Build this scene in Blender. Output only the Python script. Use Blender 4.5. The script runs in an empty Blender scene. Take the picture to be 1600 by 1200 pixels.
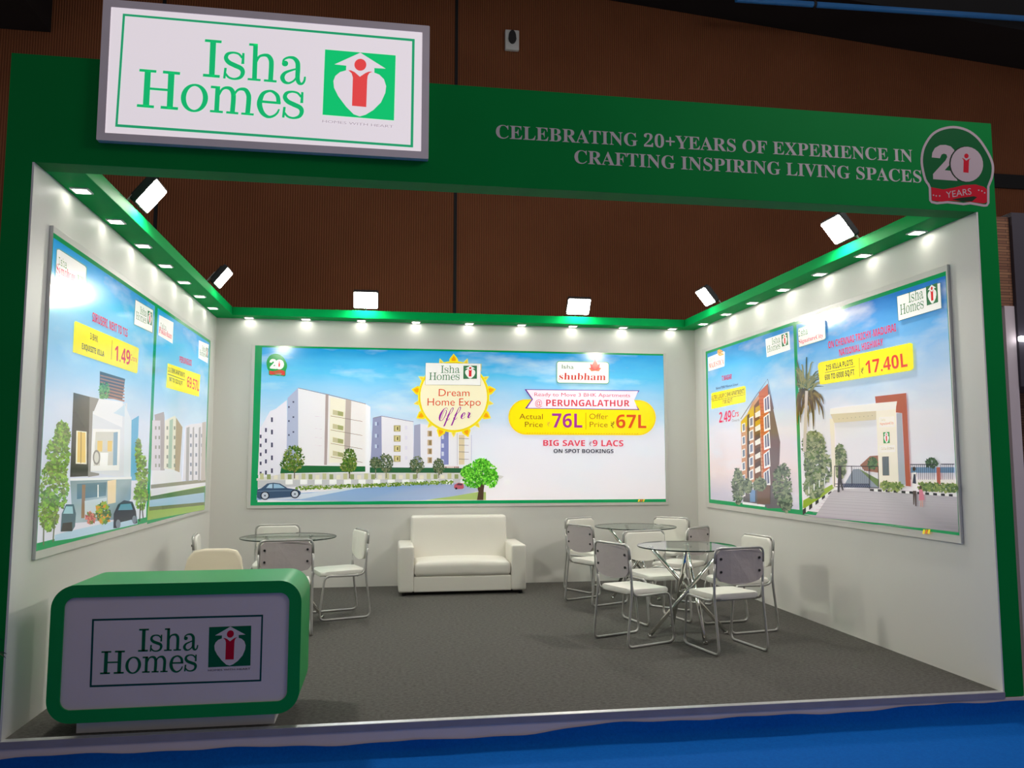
import bpy, bmesh, math, random
from mathutils import Vector, Matrix

S = bpy.context.scene
COL = S.collection
V = Vector
PI = math.pi

# ------------------------------------------------------------------ camera
F_PX = 1263.04
CAM = V((2.00097, -4.85685, 1.49881))
YAW, PITCH = 0.156477, 0.094419
c_f = V((math.sin(YAW) * math.cos(PITCH), math.cos(YAW) * math.cos(PITCH), math.sin(PITCH)))
c_r = V((math.cos(YAW), -math.sin(YAW), 0.0))
c_u = c_r.cross(c_f)
cd = bpy.data.cameras.new('camera')
cd.sensor_width = 36.0
cd.lens = 36.0 * F_PX / 1600.0
cd.clip_start = 0.05
cd.clip_end = 200
cam = bpy.data.objects.new('camera', cd)
COL.objects.link(cam)
m3 = Matrix((c_r, c_u, -c_f)).transposed()
cam.matrix_world = Matrix.Translation(CAM) @ m3.to_4x4()
S.camera = cam

# ------------------------------------------------------------------ world, exposure, hall lamp
S.view_settings.view_transform = 'Standard'
S.view_settings.look = 'None'
S.view_settings.gamma = 1.0
S.view_settings.use_curve_mapping = False
S.view_settings.exposure = 0.0
w = bpy.data.worlds.new('hall_ambient')
S.world = w
w.use_nodes = True
bg = w.node_tree.nodes['Background']
bg.inputs[0].default_value = (1.0, 0.91, 0.92, 1)
bg.inputs[1].default_value = 0.168
la = bpy.data.lights.new('hall_lamp', 'AREA')
la.shape = 'RECTANGLE'
la.size = 3.0
la.size_y = 1.2
la.energy = 95
la.color = (1.0, 0.95, 0.95)
lo = bpy.data.objects.new('hall_lamp', la)
COL.objects.link(lo)
lo.location = (7.5, -3.2, 6.2)
lo.rotation_euler = (V((5.6, 0.6, 2.6)) - V(lo.location)).to_track_quat('-Z', 'Y').to_euler()
FLOOD_L = (270.0, 45.0, 205.0)      # front side lamps, rear side lamps, back lamps
DOWN_L = 15.0

W, D, H = 6.0, 5.135, 3.2          # stall inside width, depth, wall height
LEDGE = 0.095
HEAD = 3.84
GZ = -0.18                         # hall floor


# ------------------------------------------------------------------ helpers
def ray(px, py):
    return c_f + c_r * ((px - 800) / F_PX) - c_u * ((py - 600) / F_PX)


def at(px, py, ax, v):
    d = ray(px, py)
    t = (v - CAM[ax]) / d[ax]
    return CAM + d * t


def lin(c):
    c = c / 255.0
    return c / 12.92 if c <= 0.04045 else ((c + 0.055) / 1.055) ** 2.4


def rgb(r, g, b, gain=1.0):
    return (min(1, lin(r) * gain), min(1, lin(g) * gain), min(1, lin(b) * gain), 1.0)


MATS = {}


def mat(name, col, rough=0.5, metal=0.0, spec=0.5, emit=None, strength=0.0, bump=None, noise=None, coat=0.0):
    if name in MATS:
        return MATS[name]
    m = bpy.data.materials.new(name)
    m.use_nodes = True
    nt = m.node_tree
    b = nt.nodes['Principled BSDF']
    b.inputs['Base Color'].default_value = col
    b.inputs['Roughness'].default_value = rough
    b.inputs['Metallic'].default_value = metal
    b.inputs['Specular IOR Level'].default_value = spec
    if coat:
        b.inputs['Coat Weight'].default_value = coat
        b.inputs['Coat Roughness'].default_value = 0.08
    if emit:
        b.inputs['Emission Color'].default_value = emit
        b.inputs['Emission Strength'].default_value = strength
    tc = nt.nodes.new('ShaderNodeTexCoord')
    if noise:
        sc, amt = noise
        n = nt.nodes.new('ShaderNodeTexNoise')
        n.inputs['Scale'].default_value = sc
        n.inputs['Detail'].default_value = 5
        nt.links.new(tc.outputs['Object'], n.inputs['Vector'])
        r = nt.nodes.new('ShaderNodeValToRGB')
        r.color_ramp.elements[0].position = 0.3
        r.color_ramp.elements[1].position = 0.7
        r.color_ramp.elements[0].color = tuple(c * (1 - amt) for c in col[:3]) + (1,)
        r.color_ramp.elements[1].color = tuple(min(1, c * (1 + amt)) for c in col[:3]) + (1,)
        nt.links.new(n.outputs['Fac'], r.inputs['Fac'])
        nt.links.new(r.outputs['Color'], b.inputs['Base Color'])
    if bump:
        sc, st, di = bump
        n2 = nt.nodes.new('ShaderNodeTexNoise')
        n2.inputs['Scale'].default_value = sc
        n2.inputs['Detail'].default_value = 4
        nt.links.new(tc.outputs['Object'], n2.inputs['Vector'])
        bp = nt.nodes.new('ShaderNodeBump')
        bp.inputs['Strength'].default_value = st
        bp.inputs['Distance'].default_value = di
        nt.links.new(n2.outputs['Fac'], bp.inputs['Height'])
        nt.links.new(bp.outputs['Normal'], b.inputs['Normal'])
    MATS[name] = m
    return m


def ink_mat(name, rough, emis=0.0, spec=0.5):
    m = bpy.data.materials.new(name)
    m.use_nodes = True
    nt = m.node_tree
    b = nt.nodes['Principled BSDF']
    a = nt.nodes.new('ShaderNodeAttribute')
    a.attribute_name = 'ink'
    b.inputs['Roughness'].default_value = rough
    b.inputs['Specular IOR Level'].default_value = spec
    nt.links.new(a.outputs['Color'], b.inputs['Base Color'])
    if emis:
        nt.links.new(a.outputs['Color'], b.inputs['Emission Color'])
        b.inputs['Emission Strength'].default_value = emis
    return m


def link(name, bm, mt, parent=None, world=True, smooth=False):
    """one mesh object from a bmesh; with world=True its points are world points even under a parent"""
    me = bpy.data.meshes.new(name)
    if parent is not None and world:
        bmesh.ops.translate(bm, verts=bm.verts, vec=-V(parent.location))
    bm.normal_update()
    bm.to_mesh(me)
    bm.free()
    if smooth:
        for p in me.polygons:
            p.use_smooth = True
    for q in (mt if isinstance(mt, (list, tuple)) else [mt]):
        me.materials.append(q)
    o = bpy.data.objects.new(name, me)
    COL.objects.link(o)
    if parent is not None:
        o.parent = parent
    return o


def smooth_by_angle(o, deg=35):
    me = o.data
    lim = math.radians(deg)
    b = bmesh.new()
    b.from_mesh(me)
    for f in b.faces:
        f.smooth = True
    for e in b.edges:
        if len(e.link_faces) == 2:
            e.smooth = e.calc_face_angle(0) < lim
    b.to_mesh(me)
    b.free()
    return o


def thing(name, label, cat, loc=(0, 0, 0), rz=0.0, group=None):
    o = bpy.data.objects.new(name, None)
    o.empty_display_size = 0.1
    COL.objects.link(o)
    o.location = loc
    o.rotation_euler = (0, 0, rz)
    o['label'] = label
    o['category'] = cat
    if group:
        o['group'] = group
    return o


def tag(o, label, cat, group=None):
    o['label'] = label
    o['category'] = cat
    if group:
        o['group'] = group
    return o


def struct(name, bm, mt):
    o = link(name, bm, mt)
    o['kind'] = 'structure'
    return o


def dup(root, label, loc, rz):
    r = root.copy()
    COL.objects.link(r)
    r.location = loc
    r.rotation_euler = (0, 0, rz)
    r['label'] = label
    for ch in list(root.children):
        c = ch.copy()
        COL.objects.link(c)
        c.parent = r
        for g in list(ch.children):
            d = g.copy()
            COL.objects.link(d)
            d.parent = c
    return r


def box(bm, x0, x1, y0, y1, z0, z1, bev=0.0, seg=2, mi=0):
    r = bmesh.ops.create_cube(bm, size=1.0)
    vs = r['verts']
    bmesh.ops.scale(bm, verts=vs, vec=(x1 - x0, y1 - y0, z1 - z0))
    bmesh.ops.translate(bm, verts=vs, vec=((x0 + x1) / 2, (y0 + y1) / 2, (z0 + z1) / 2))
    fs = set(f for v in vs for f in v.link_faces)
    for f in fs:
        f.material_index = mi
    if bev > 0:
        es = list(set(e for v in vs for e in v.link_edges))
        bmesh.ops.bevel(bm, geom=es, offset=bev, segments=seg, profile=0.5, affect='EDGES')
    return vs


def B(*a, **k):
    bm = bmesh.new()
    box(bm, *a, **k)
    return bm


def fillet(pts, rad, n=6):
    out = [V(pts[0])]
    for i in range(1, len(pts) - 1):
        p, a, b = V(pts[i]), V(pts[i - 1]), V(pts[i + 1])
        r = rad[i] if isinstance(rad, (list, tuple)) else rad
        r = min(r, (a - p).length * 0.49, (b - p).length * 0.49)
        if r < 1e-5:
            out.append(p)
            continue
        s, e = p + (a - p).normalized() * r, p + (b - p).normalized() * r
        for k in range(n + 1):
            t = k / n
            out.append(s * (1 - t) ** 2 + p * 2 * t * (1 - t) + e * t * t)
    out.append(V(pts[-1]))
    return out


def tube(bm, pts, r, n=10, caps=True, mi=0):
    pts = [V(p) for p in pts]
    rings = []
    up = None
    for i, p in enumerate(pts):
        d = (pts[min(i + 1, len(pts) - 1)] - pts[max(i - 1, 0)]).normalized()
        if up is None:
            up = V((0, 0, 1)) if abs(d.z) < 0.9 else V((1, 0, 0))
        up = (up - d * up.dot(d)).normalized()
        sd = d.cross(up)
        rr = r[i] if isinstance(r, (list, tuple)) else r
        rings.append([bm.verts.new(p + (up * math.cos(2 * PI * k / n) + sd * math.sin(2 * PI * k / n)) * rr) for k in range(n)])
    for a, b in zip(rings, rings[1:]):
        for k in range(n):
            f = bm.faces.new((a[k], a[(k + 1) % n], b[(k + 1) % n], b[k]))
            f.material_index = mi
            f.smooth = True
    if caps:
        bm.faces.new(list(reversed(rings[0]))).material_index = mi
        bm.faces.new(rings[-1]).material_index = mi


def prism(bm, outline, base, ex, ey, ez, depth, bev=0.0, seg=2):
    """outline (2-D points) in axes ex, ey from base, extruded by depth along ez, rim edges bevelled"""
    a = [bm.verts.new(V(base) + ex * p[0] + ey * p[1]) for p in outline]
    b = [bm.verts.new(v.co + ez * depth) for v in a]
    n = len(a)
    f0 = bm.faces.new(list(reversed(a)))
    f1 = bm.faces.new(b)
    for i in range(n):
        bm.faces.new((a[i], a[(i + 1) % n], b[(i + 1) % n], b[i]))
    if bev > 0:
        es = list(set(list(f0.edges) + list(f1.edges)))
        bmesh.ops.bevel(bm, geom=es, offset=bev, segments=seg, profile=0.5, affect='EDGES')
    bmesh.ops.recalc_face_normals(bm, faces=bm.faces)


def rrect(x0, x1, y0, y1, r, n=6):
    pts = []
    for cx, cy, a0 in ((x1 - r, y1 - r, 0), (x0 + r, y1 - r, 90), (x0 + r, y0 + r, 180), (x1 - r, y0 + r, 270)):
        for k in range(n + 1):
            a = math.radians(a0 + 90 * k / n)
            pts.append((cx + r * math.cos(a), cy + r * math.sin(a)))
    return pts


EX, EY, EZ = V((1, 0, 0)), V((0, 1, 0)), V((0, 0, 1))

# ------------------------------------------------------------------ 2-D drawing (prints, lettering, logos)
FONT_CACHE = {}


def fontmap(s, style):
    out = ''
    for ch in s:
        o = ord(ch)
        if style == 'serif':
            if 'A' <= ch <= 'Z': out += chr(0x1D400 + o - 65); continue
            if 'a' <= ch <= 'z': out += chr(0x1D41A + o - 97); continue
            if '0' <= ch <= '9': out += chr(0x1D7CE + o - 48); continue
        if style == 'bold':
            if 'A' <= ch <= 'Z': out += chr(0x1D5D4 + o - 65); continue
            if 'a' <= ch <= 'z': out += chr(0x1D5EE + o - 97); continue
            if '0' <= ch <= '9': out += chr(0x1D7EC + o - 48); continue
        if style == 'script':
            if 'A' <= ch <= 'Z': out += chr(0x1D4D0 + o - 65); continue
            if 'a' <= ch <= 'z': out += chr(0x1D4EA + o - 97); continue
        if style == 'slim':
            if 'A' <= ch <= 'Z': out += chr(0x1D670 + o - 65); continue
            if 'a' <= ch <= 'z': out += chr(0x1D68A + o - 97); continue
        out += ch
    return out


def text_shape(s, style):
    """glyph outline faces of a string, scaled so that its ink spans 0..1 in x and its capitals 0..1 in y"""
    k = (s, style)
    if k in FONT_CACHE:
        return FONT_CACHE[k]
    res = []
    for body in (fontmap('H', style), fontmap(s, style)):
        c = bpy.data.curves.new('lettering', 'FONT')
        c.body = body
        c.resolution_u = 3
        o = bpy.data.objects.new('lettering', c)
        COL.objects.link(o)
        bpy.context.view_layer.update()
        me = o.to_mesh()
        res.append(([v.co.copy() for v in me.vertices], [tuple(p.vertices) for p in me.polygons]))
        o.to_mesh_clear()
        bpy.data.objects.remove(o)
        bpy.data.curves.remove(c)
    cap = max(v.y for v in res[0][0])
    vs, fs = res[1]
    x0, x1 = min(v.x for v in vs), max(v.x for v in vs)
    FONT_CACHE[k] = ([((v.x - x0) / (x1 - x0), v.y / cap) for v in vs], fs)
    return FONT_CACHE[k]


class Sheet:
    """a flat print lying on a wall plane: shapes are stacked thin films of ink"""

    def __init__(self, ax, val, out, step=0.00003):
        self.ax, self.val, self.out, self.step = ax, val, out, step
        self.n = 0
        self.conv = lambda x, y: (x, y)
        self.new()

    def new(self):
        self.bm = bmesh.new()
        self.cl = self.bm.loops.layers.float_color.new('ink')

    def crop(self, x0, y0, s):
        self.conv = lambda x, y: (x0 + x / s, y0 + y / s)

    def pt(self, x, y):
        return at(*self.conv(x, y), self.ax, self.val)

    def lift(self):
        self.n += 1
        return self.n * self.step * self.out

    def face(self, pts, col, off):
        vs = []
        for p in pts:
            q = p.copy()
            q[self.ax] += off
            vs.append(self.bm.verts.new(q))
        try:
            f = self.bm.faces.new(vs)
        except ValueError:
            return
        for i, l in enumerate(f.loops):
            l[self.cl] = col[i] if isinstance(col, list) else col

    def poly(self, pts, col, M=None):
        off = self.lift()
        self.face([M(*p) if M else self.pt(*p) for p in pts], col, off)

    def multi(self, polys, col, M=None):
        off = self.lift()
        for p in polys:
            self.face([M(*q) if M else self.pt(*q) for q in p], col, off)

    def rect(self, x0, y0, x1, y1, col):
        self.poly([(x0, y0), (x1, y0), (x1, y1), (x0, y1)], col)

    def line(self, pts, wid, col, M=None):
        self.multi(stroke(pts, [wid] * len(pts), 1), col, M)

    def ell(self, cx, cy, rx, ry, col, M=None, n=28, rot=0):
        c, s = math.cos(rot), math.sin(rot)
        pts = []
        for k in range(n):
            a = 2 * PI * k / n
            x, y = rx * math.cos(a), ry * math.sin(a)
            pts.append((cx + x * c - y * s, cy + x * s + y * c))
        self.poly(pts, col, M)

    def affine(self, bl, br, tl):
        a, b, c = self.pt(*bl), self.pt(*br), self.pt(*tl)
        return lambda u, v: a + (b - a) * u + (c - a) * v

    def text(self, s, bl, br, tl, col, style='sans'):
        M = self.affine(bl, br, tl)
        vs, fs = text_shape(s, style)
        off = self.lift()
        ws = [M(*v) for v in vs]
        for f in fs:
            self.face([ws[i] for i in f], col, off)

    def leaves(self, cx, cy, rx, ry, n, size, pal, seed=1):
        rg = random.Random(seed)
        self.n += 1
        for i in range(n):
            a, r = rg.uniform(0, 2 * PI), math.sqrt(rg.random())
            x, y = cx + rx * r * math.cos(a), cy + ry * r * math.sin(a)
            s = size * rg.uniform(0.5, 1.3)
            t = rg.uniform(0, PI)
            c, sn = math.cos(t), math.sin(t)
            pts = [(x + s * (u * c - v * sn), y + s * (u * sn + v * c)) for u, v in ((-1, 0), (0, -.6), (1, 0), (0, .6))]
            self.face([self.pt(*p) for p in pts], rg.choice(pal), (self.n + 2 * i / n) * self.step * self.out)
        self.n += 2

    def part(self, name, mt, parent):
        o = link(name, self.bm, mt, parent)
        self.new()
        return o


def crom(pts, n):
    if n <= 1:
        return [tuple(p) for p in pts]
    out = []
    for i in range(len(pts) - 1):
        p0, p1, p2, p3 = pts[max(i - 1, 0)], pts[i], pts[i + 1], pts[min(i + 2, len(pts) - 1)]
        for k in range(n):
            t = k / n
            out.append(tuple(0.5 * (2 * b + (c - a) * t + (2 * a - 5 * b + 4 * c - d) * t * t + (3 * b - a - 3 * c + d) * t ** 3)
                             for a, b, c, d in zip(p0, p1, p2, p3)))
    out.append(tuple(pts[-1]))
    return out


def stroke(pts, wid, n=5):
    q = crom([(p[0], p[1], w_) for p, w_ in zip(pts, wid)], n)
    L, R = [], []
    for i, p in enumerate(q):
        a, b = q[max(i - 1, 0)], q[min(i + 1, len(q) - 1)]
        dx, dy = b[0] - a[0], b[1] - a[1]
        d = math.hypot(dx, dy) or 1
        nx, ny = -dy / d * p[2] / 2, dx / d * p[2] / 2
        L.append((p[0] + nx, p[1] + ny))
        R.append((p[0] - nx, p[1] - ny))
    return [[L[i], L[i + 1], R[i + 1], R[i]] for i in range(len(q) - 1)]


def ring(cx, cy, rx, ry, ix, iy, rot=0.0, n=36):
    c, s = math.cos(rot), math.sin(rot)
    def e(a, x, y):
        X, Y = x * math.cos(a), y * math.sin(a)
        return (cx + X * c - Y * s, cy + X * s + Y * c)
    return [[e(2 * PI * k / n, rx, ry), e(2 * PI * (k + 1) / n, rx, ry), e(2 * PI * (k + 1) / n, ix, iy), e(2 * PI * k / n, ix, iy)] for k in range(n)]


def disc2(cx, cy, r, n=18):
    return [(cx + r * math.cos(2 * PI * k / n), cy + r * math.sin(2 * PI * k / n)) for k in range(n)]


def q4(*a):
    return [[(a[0], a[1]), (a[2], a[3]), (a[4], a[5]), (a[6], a[7])]]


# slab-serif wordmark, traced glyph by glyph (pixels of one close view of the hanging sign)
def s_glyph(dx, dy):
    P = [(985, 225), (955, 190), (905, 178), (860, 190), (845, 225), (870, 262), (925, 290), (975, 315), (990, 350), (970, 390), (920, 405), (870, 392), (838, 355)]
    Wd = [14, 16, 18, 26, 32, 36, 38, 36, 32, 26, 18, 16, 14]
    g = stroke([(x + dx, y + dy) for x, y in P], Wd)
    g += q4(988 + dx, 180 + dy, 1003 + dx, 183 + dy, 1000 + dx, 276 + dy, 979 + dx, 276 + dy)
    g += q4(833 + dx, 308 + dy, 850 + dx, 310 + dy, 838 + dx, 402 + dy, 822 + dx, 400 + dy)
    return g


WORD = []
WORD += q4(667, 62, 806, 74, 804, 97, 665, 85) + q4(712, 80, 758, 84, 744, 388, 700, 384) + q4(650, 360, 790, 372, 788, 396, 648, 384)
WORD += s_glyph(0, 0) + s_glyph(508, 337)
WORD += q4(1048, 97, 1118, 103, 1117, 124, 1047, 118) + q4(1083, 101, 1118, 104, 1108, 412, 1072, 408) + q4(1035, 397, 1142, 406, 1140, 424, 1033, 415)
WORD += stroke([(1106, 262), (1130, 215), (1170, 200), (1208, 206), (1232, 240), (1236, 290), (1229, 418)], [12, 18, 24, 30, 36, 37, 37])
WORD += q4(1175, 408, 1280, 417, 1278, 436, 1173, 427)
WORD += [disc2(1354, 272, 25)]
WORD += stroke([(1336, 268), (1345, 238), (1385, 220), (1430, 226), (1460, 260), (1465, 310), (1462, 400), (1475, 440), (1500, 447), (1520, 422), (1526, 385)],
               [10, 14, 20, 28, 35, 36, 34, 28, 18, 15, 11])
WORD += stroke([(1456, 318), (1410, 330), (1355, 352), (1331, 390), (1347, 428), (1385, 441), (1430, 420), (1458, 380)], [14, 17, 24, 34, 28, 18, 14, 12])
WORD += q4(148, 328, 196, 333, 180, 648, 130, 643) + q4(102, 318, 244, 330, 242, 352, 100, 340) + q4(80, 622, 223, 634, 221, 657, 78, 645)
WORD += q4(350, 345, 400, 350, 384, 663, 336, 658) + q4(305, 333, 448, 346, 446, 370, 303, 357) + q4(285, 637, 430, 649, 428, 673, 283, 661)
WORD += q4(188, 478, 348, 491, 347, 511, 187, 498)
WORD += ring(573, 569, 115, 122, 75, 103, 0.05)
WORD += q4(718, 463, 793, 469, 792, 490, 716, 484) + q4(757, 468, 793, 470, 782, 690, 745, 686) + q4(710, 672, 817, 681, 815, 700, 708, 691)
WORD += stroke([(786, 545), (810, 497), (845, 481), (884, 490), (906, 525), (909, 580), (899, 700)], [10, 17, 24, 31, 36, 37, 37])
WORD += q4(850, 683, 950, 692, 948, 711, 848, 702)
WORD += stroke([(912, 550), (940, 507), (975, 492), (1014, 500), (1038, 540), (1041, 590), (1030, 712)], [10, 17, 24, 31, 36, 37, 37])
WORD += q4(980, 694, 1083, 703, 1081, 721, 978, 712)
WORD += q4(1150, 589, 1315, 603, 1314, 624, 1149, 610)
WORD += stroke([(1298, 612), (1290, 555), (1255, 518), (1215, 509), (1165, 531), (1138, 590), (1136, 640), (1160, 698), (1205, 731), (1250, 726), (1285, 700), (1303, 665)],
               [32, 30, 22, 20, 30, 40, 41, 35, 24, 19, 15, 10])
WORDS = [[[(x + d, y) for x, y in p] for p in WORD] for d in (-2.5, 2.5)]
EMB_SQ = [(135, 130), (962, 200), (942, 962), (105, 895)]
EMB_W = [(548, 168), (845, 355), (712, 348), (712, 402), (770, 425), (825, 480), (850, 560), (840, 640), (790, 750), (700, 840), (610, 895), (540, 915),
         (470, 890), (380, 800), (290, 680), (240, 580), (232, 500), (255, 440), (310, 395), (380, 375), (383, 320), (245, 305)]
EMB_HEAD = disc2(548, 310, 70, 24)
EMB_BODY = [(405, 372), (440, 376), (480, 395), (542, 450), (610, 405), (645, 391), (690, 390), (652, 408), (634, 440), (628, 490), (617, 805), (450, 790), (460, 460), (446, 410)]
SIGN_Y = -0.045


def _rectify(polys, x0, y0, s):
    out = []
    for p in polys:
        q = []
        for x, y in p:
            wpt = at(x0 + x / s, y0 + y / s, 1, SIGN_Y)
            q.append((wpt.x, wpt.z))
        out.append(q)
    return out


_sq = _rectify([EMB_SQ], 490, 60, 7.5)[0]
_ox, _oz = sum(p[0] for p in (_sq[0], _sq[3])) / 2, sum(p[1] for p in (_sq[2], _sq[3])) / 2
_ew = sum(p[0] for p in (_sq[1], _sq[2])) / 2 - _ox
_eh = sum(p[1] for p in (_sq[0], _sq[1])) / 2 - _oz


def _unit(polys):
    return [[((x - _ox) / _ew, (z - _oz) / _eh) for x, z in p] for p in polys]


U_WORDS = [_unit(_rectify(q_, 200, 50, 1600 / 290)) for q_ in WORDS]
U_WORD = U_WORDS[0] + U_WORDS[1]
U_W, U_HEAD, U_BODY = [_unit(_rectify([p], 490, 60, 7.5))[0] for p in (EMB_W, EMB_HEAD, EMB_BODY)]
WX0 = min(p[0] for q in U_WORD for p in q)
WY0 = min(p[1] for q in U_WORD for p in q)
WY1 = max(p[1] for q in U_WORD for p in q)


def emblem(sh, M, green, white, red):
    sh.poly([(0, 0), (1, 0), (1, 1), (0, 1)], green, M)
    sh.poly(U_W, white, M)
    sh.multi([U_HEAD, U_BODY], red, M)


def logo(sh, bl, br, tl, green, white, red):
    """wordmark + emblem: bl/br/tl are the lower left, lower right and upper left corners of the whole mark"""
    A = sh.affine(bl, br, tl)
    M = lambda u, v: A((u - WX0) / (1 - WX0), (v - WY0) / (WY1 - WY0))
    for q_ in U_WORDS:
        sh.multi(q_, green, M)
    emblem(sh, M, green, white, red)


def inset(poly, d):
    n = len(poly)
    out = []
    for i in range(n):
        a, b = poly[i - 1], poly[(i + 1) % n]
        dx, dy = b[0] - a[0], b[1] - a[1]
        l = math.hypot(dx, dy) or 1
        out.append((poly[i][0] - dy / l * d, poly[i][1] + dx / l * d))
    return out


BADGE = [(232, 850), (180, 760), (142, 600), (140, 480), (170, 360), (250, 232), (350, 162), (480, 128), (600, 135), (720, 180), (830, 270), (920, 400), (980, 520),
         (1000, 620), (985, 740), (945, 840), (945, 1030), (920, 1068), (880, 1073), (720, 1045), (640, 1055), (560, 1045), (450, 1033), (330, 1045), (262, 1030), (238, 1000)]
TWO = [(268, 495), (275, 440), (305, 385), (365, 350), (430, 348), (490, 365), (530, 405), (545, 470), (520, 540), (460, 600), (420, 645), (520, 655), (570, 770), (285, 750),
       (283, 690), (300, 670), (430, 530), (450, 490), (440, 460), (410, 450), (385, 460), (370, 490), (365, 505)]
RIBBON = [(262, 845), (400, 870), (520, 850), (640, 820), (780, 812), (880, 840), (915, 870), (915, 1020), (880, 1035), (760, 1020), (640, 1010), (480, 1003), (380, 1013), (270, 1000)]


BADGE = [tuple(p) for p in crom(BADGE[-1:] + BADGE[:15] + BADGE[15:16], 3)[3:-3]] + BADGE[15:]


def badge(sh, M, white, green, red, dark, parts):
    sh.poly(BADGE, white, M)
    sh.poly(inset(BADGE, 28), green, M)
    parts('badge_plate')
    sh.poly(TWO, white, M)
    sh.ell(668, 575, 196, 212, dark, M, rot=-0.15)
    sh.ell(680, 575, 190, 206, white, M, rot=-0.15)
    K = lambda x, y: M(548 + (x - 548) * 0.37 + 126, 478 + (y - 310) * 0.40)
    sh.multi([EMB_HEAD, EMB_BODY], red, K)
    parts('numerals')
    sh.poly(RIBBON, red, M)
    sh.poly([(500, 988), (620, 965), (760, 950), (800, 960), (740, 1012), (620, 1010)], dark, M)
    A = [M(440, 972), M(735, 928), M(432, 898)]
    vs, fs = text_shape('YEARS', 'sans')
    off = sh.lift()
    for f in fs:
        sh.face([A[0] + (A[1] - A[0]) * vs[i][0] + (A[2] - A[0]) * vs[i][1] for i in f], white, off)
    sh.multi([disc2(x, y, 9, 8) for x, y in ((288, 938), (320, 946), (360, 946), (818, 880), (855, 889), (888, 910))], white, M)
    parts('ribbon')


# ------------------------------------------------------------------ materials
m_wall = mat('white_laminate', rgb(232, 230, 224), 0.45, bump=(3.0, 0.05, 0.01))
m_green = mat('green_paint', (0.0005, 0.38, 0.085, 1), 0.55, spec=0.03, noise=(1.5, 0.05))
m_arch = mat('green_paint_dimmed', (0.0005, 0.24, 0.045, 1), 0.55, spec=0.06, noise=(1.5, 0.05))  # same green as the ledges, the front's weaker light put into a darker colour
m_green_c = mat('green_counter_laminate', (0.001, 0.30, 0.065, 1), 0.42, spec=0.25, noise=(1.5, 0.05))
m_black = mat('black_paint', (0.004, 0.004, 0.005, 1), 0.7, noise=(2, 0.2))
m_white_s = mat('white_vinyl', rgb(225, 222, 222), 0.4, noise=(3, 0.03))
m_alu = mat('brushed_aluminium', (0.62, 0.62, 0.64, 1), 0.35, metal=0.85, noise=(40, 0.08))
m_chrome = mat('chrome', (0.78, 0.76, 0.72, 1), 0.09, metal=1.0, noise=(6, 0.03))
m_tube = mat('silver_painted_tube', (0.50, 0.49, 0.47, 1), 0.30, metal=0.45, noise=(20, 0.05))
m_cush = mat('white_leatherette', rgb(236, 233, 224), 0.42, bump=(90, 0.12, 0.002))
m_sofa = mat('sofa_white_leatherette', rgb(236, 232, 222), 0.40, bump=(60, 0.15, 0.003))
m_cream = mat('cream_upholstery', rgb(226, 214, 190), 0.6, bump=(140, 0.15, 0.002))
m_shell = mat('pale_mauve_backing', rgb(188, 178, 178), 0.6, bump=(14, 0.35, 0.01))
m_dark = mat('black_plastic', (0.012, 0.012, 0.014, 1), 0.4, noise=(8, 0.1))
m_rim = mat('green_glass_edge', (0.004, 0.022, 0.017, 1), 0.1, noise=(8, 0.1))
m_flood = [mat('floodlight_led_%d' % i, (0.9, 0.9, 0.9, 1), 0.3, emit=(1.0, 0.96, 0.86, 1), strength=FLOOD_L[i]) for i in range(3)]
m_down = mat('downlight_led', (0.9, 0.9, 0.9, 1), 0.3, emit=(1.0, 0.97, 0.88, 1), strength=DOWN_L)
m_housing = mat('white_lamp_housing', rgb(225, 225, 220), 0.4, noise=(8, 0.04))
m_lamp = mat('dark_grey_lamp_housing', (0.03, 0.03, 0.032, 1), 0.5, noise=(8, 0.1))
m_signframe = mat('mauve_aluminium_frame', rgb(240, 228, 232), 0.45, metal=0.0, noise=(5, 0.04))
m_lav = mat('lavender_white_panel', rgb(226, 210, 212), 0.5, noise=(3, 0.03))
BACKLIT = 0.36
INK_GLOSS = ink_mat('backlit_glossy_print', 0.13, BACKLIT)
INK_MATT = ink_mat('vinyl_lettering', 0.5, 0.0, 0.08)
INK_LIT = ink_mat('backlit_vinyl', 0.5, 0.72)


def glass_mat():
    m = bpy.data.materials.new('clear_table_glass')
    m.use_nodes = True
    nt = m.node_tree
    nt.nodes.remove(nt.nodes['Principled BSDF'])
    out = nt.nodes['Material Output']
    tr = nt.nodes.new('ShaderNodeBsdfTransparent')
    tr.inputs[0].default_value = (0.88, 0.95, 0.92, 1)
    gl = nt.nodes.new('ShaderNodeBsdfGlossy')
    gl.inputs['Roughness'].default_value = 0.01
    fr = nt.nodes.new('ShaderNodeFresnel')
    fr.inputs['IOR'].default_value = 1.5
    mx = nt.nodes.new('ShaderNodeMixShader')
    ge = nt.nodes.new('ShaderNodeNewGeometry')
    fb = nt.nodes.new('ShaderNodeMath')
    fb.operation = 'SUBTRACT'
    fb.inputs[0].default_value = 1.0
    nt.links.new(ge.outputs['Backfacing'], fb.inputs[1])
    fm = nt.nodes.new('ShaderNodeMath')
    fm.operation = 'MULTIPLY'
    nt.links.new(fr.outputs[0], fm.inputs[0])
    nt.links.new(fb.outputs[0], fm.inputs[1])
    nt.links.new(fm.outputs[0], mx.inputs[0])
    nt.links.new(tr.outputs[0], mx.inputs[1])
    nt.links.new(gl.outputs[0], mx.inputs[2])
    nt.links.new(mx.outputs[0], out.inputs[0])
    return m


m_glass = glass_mat()


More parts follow.
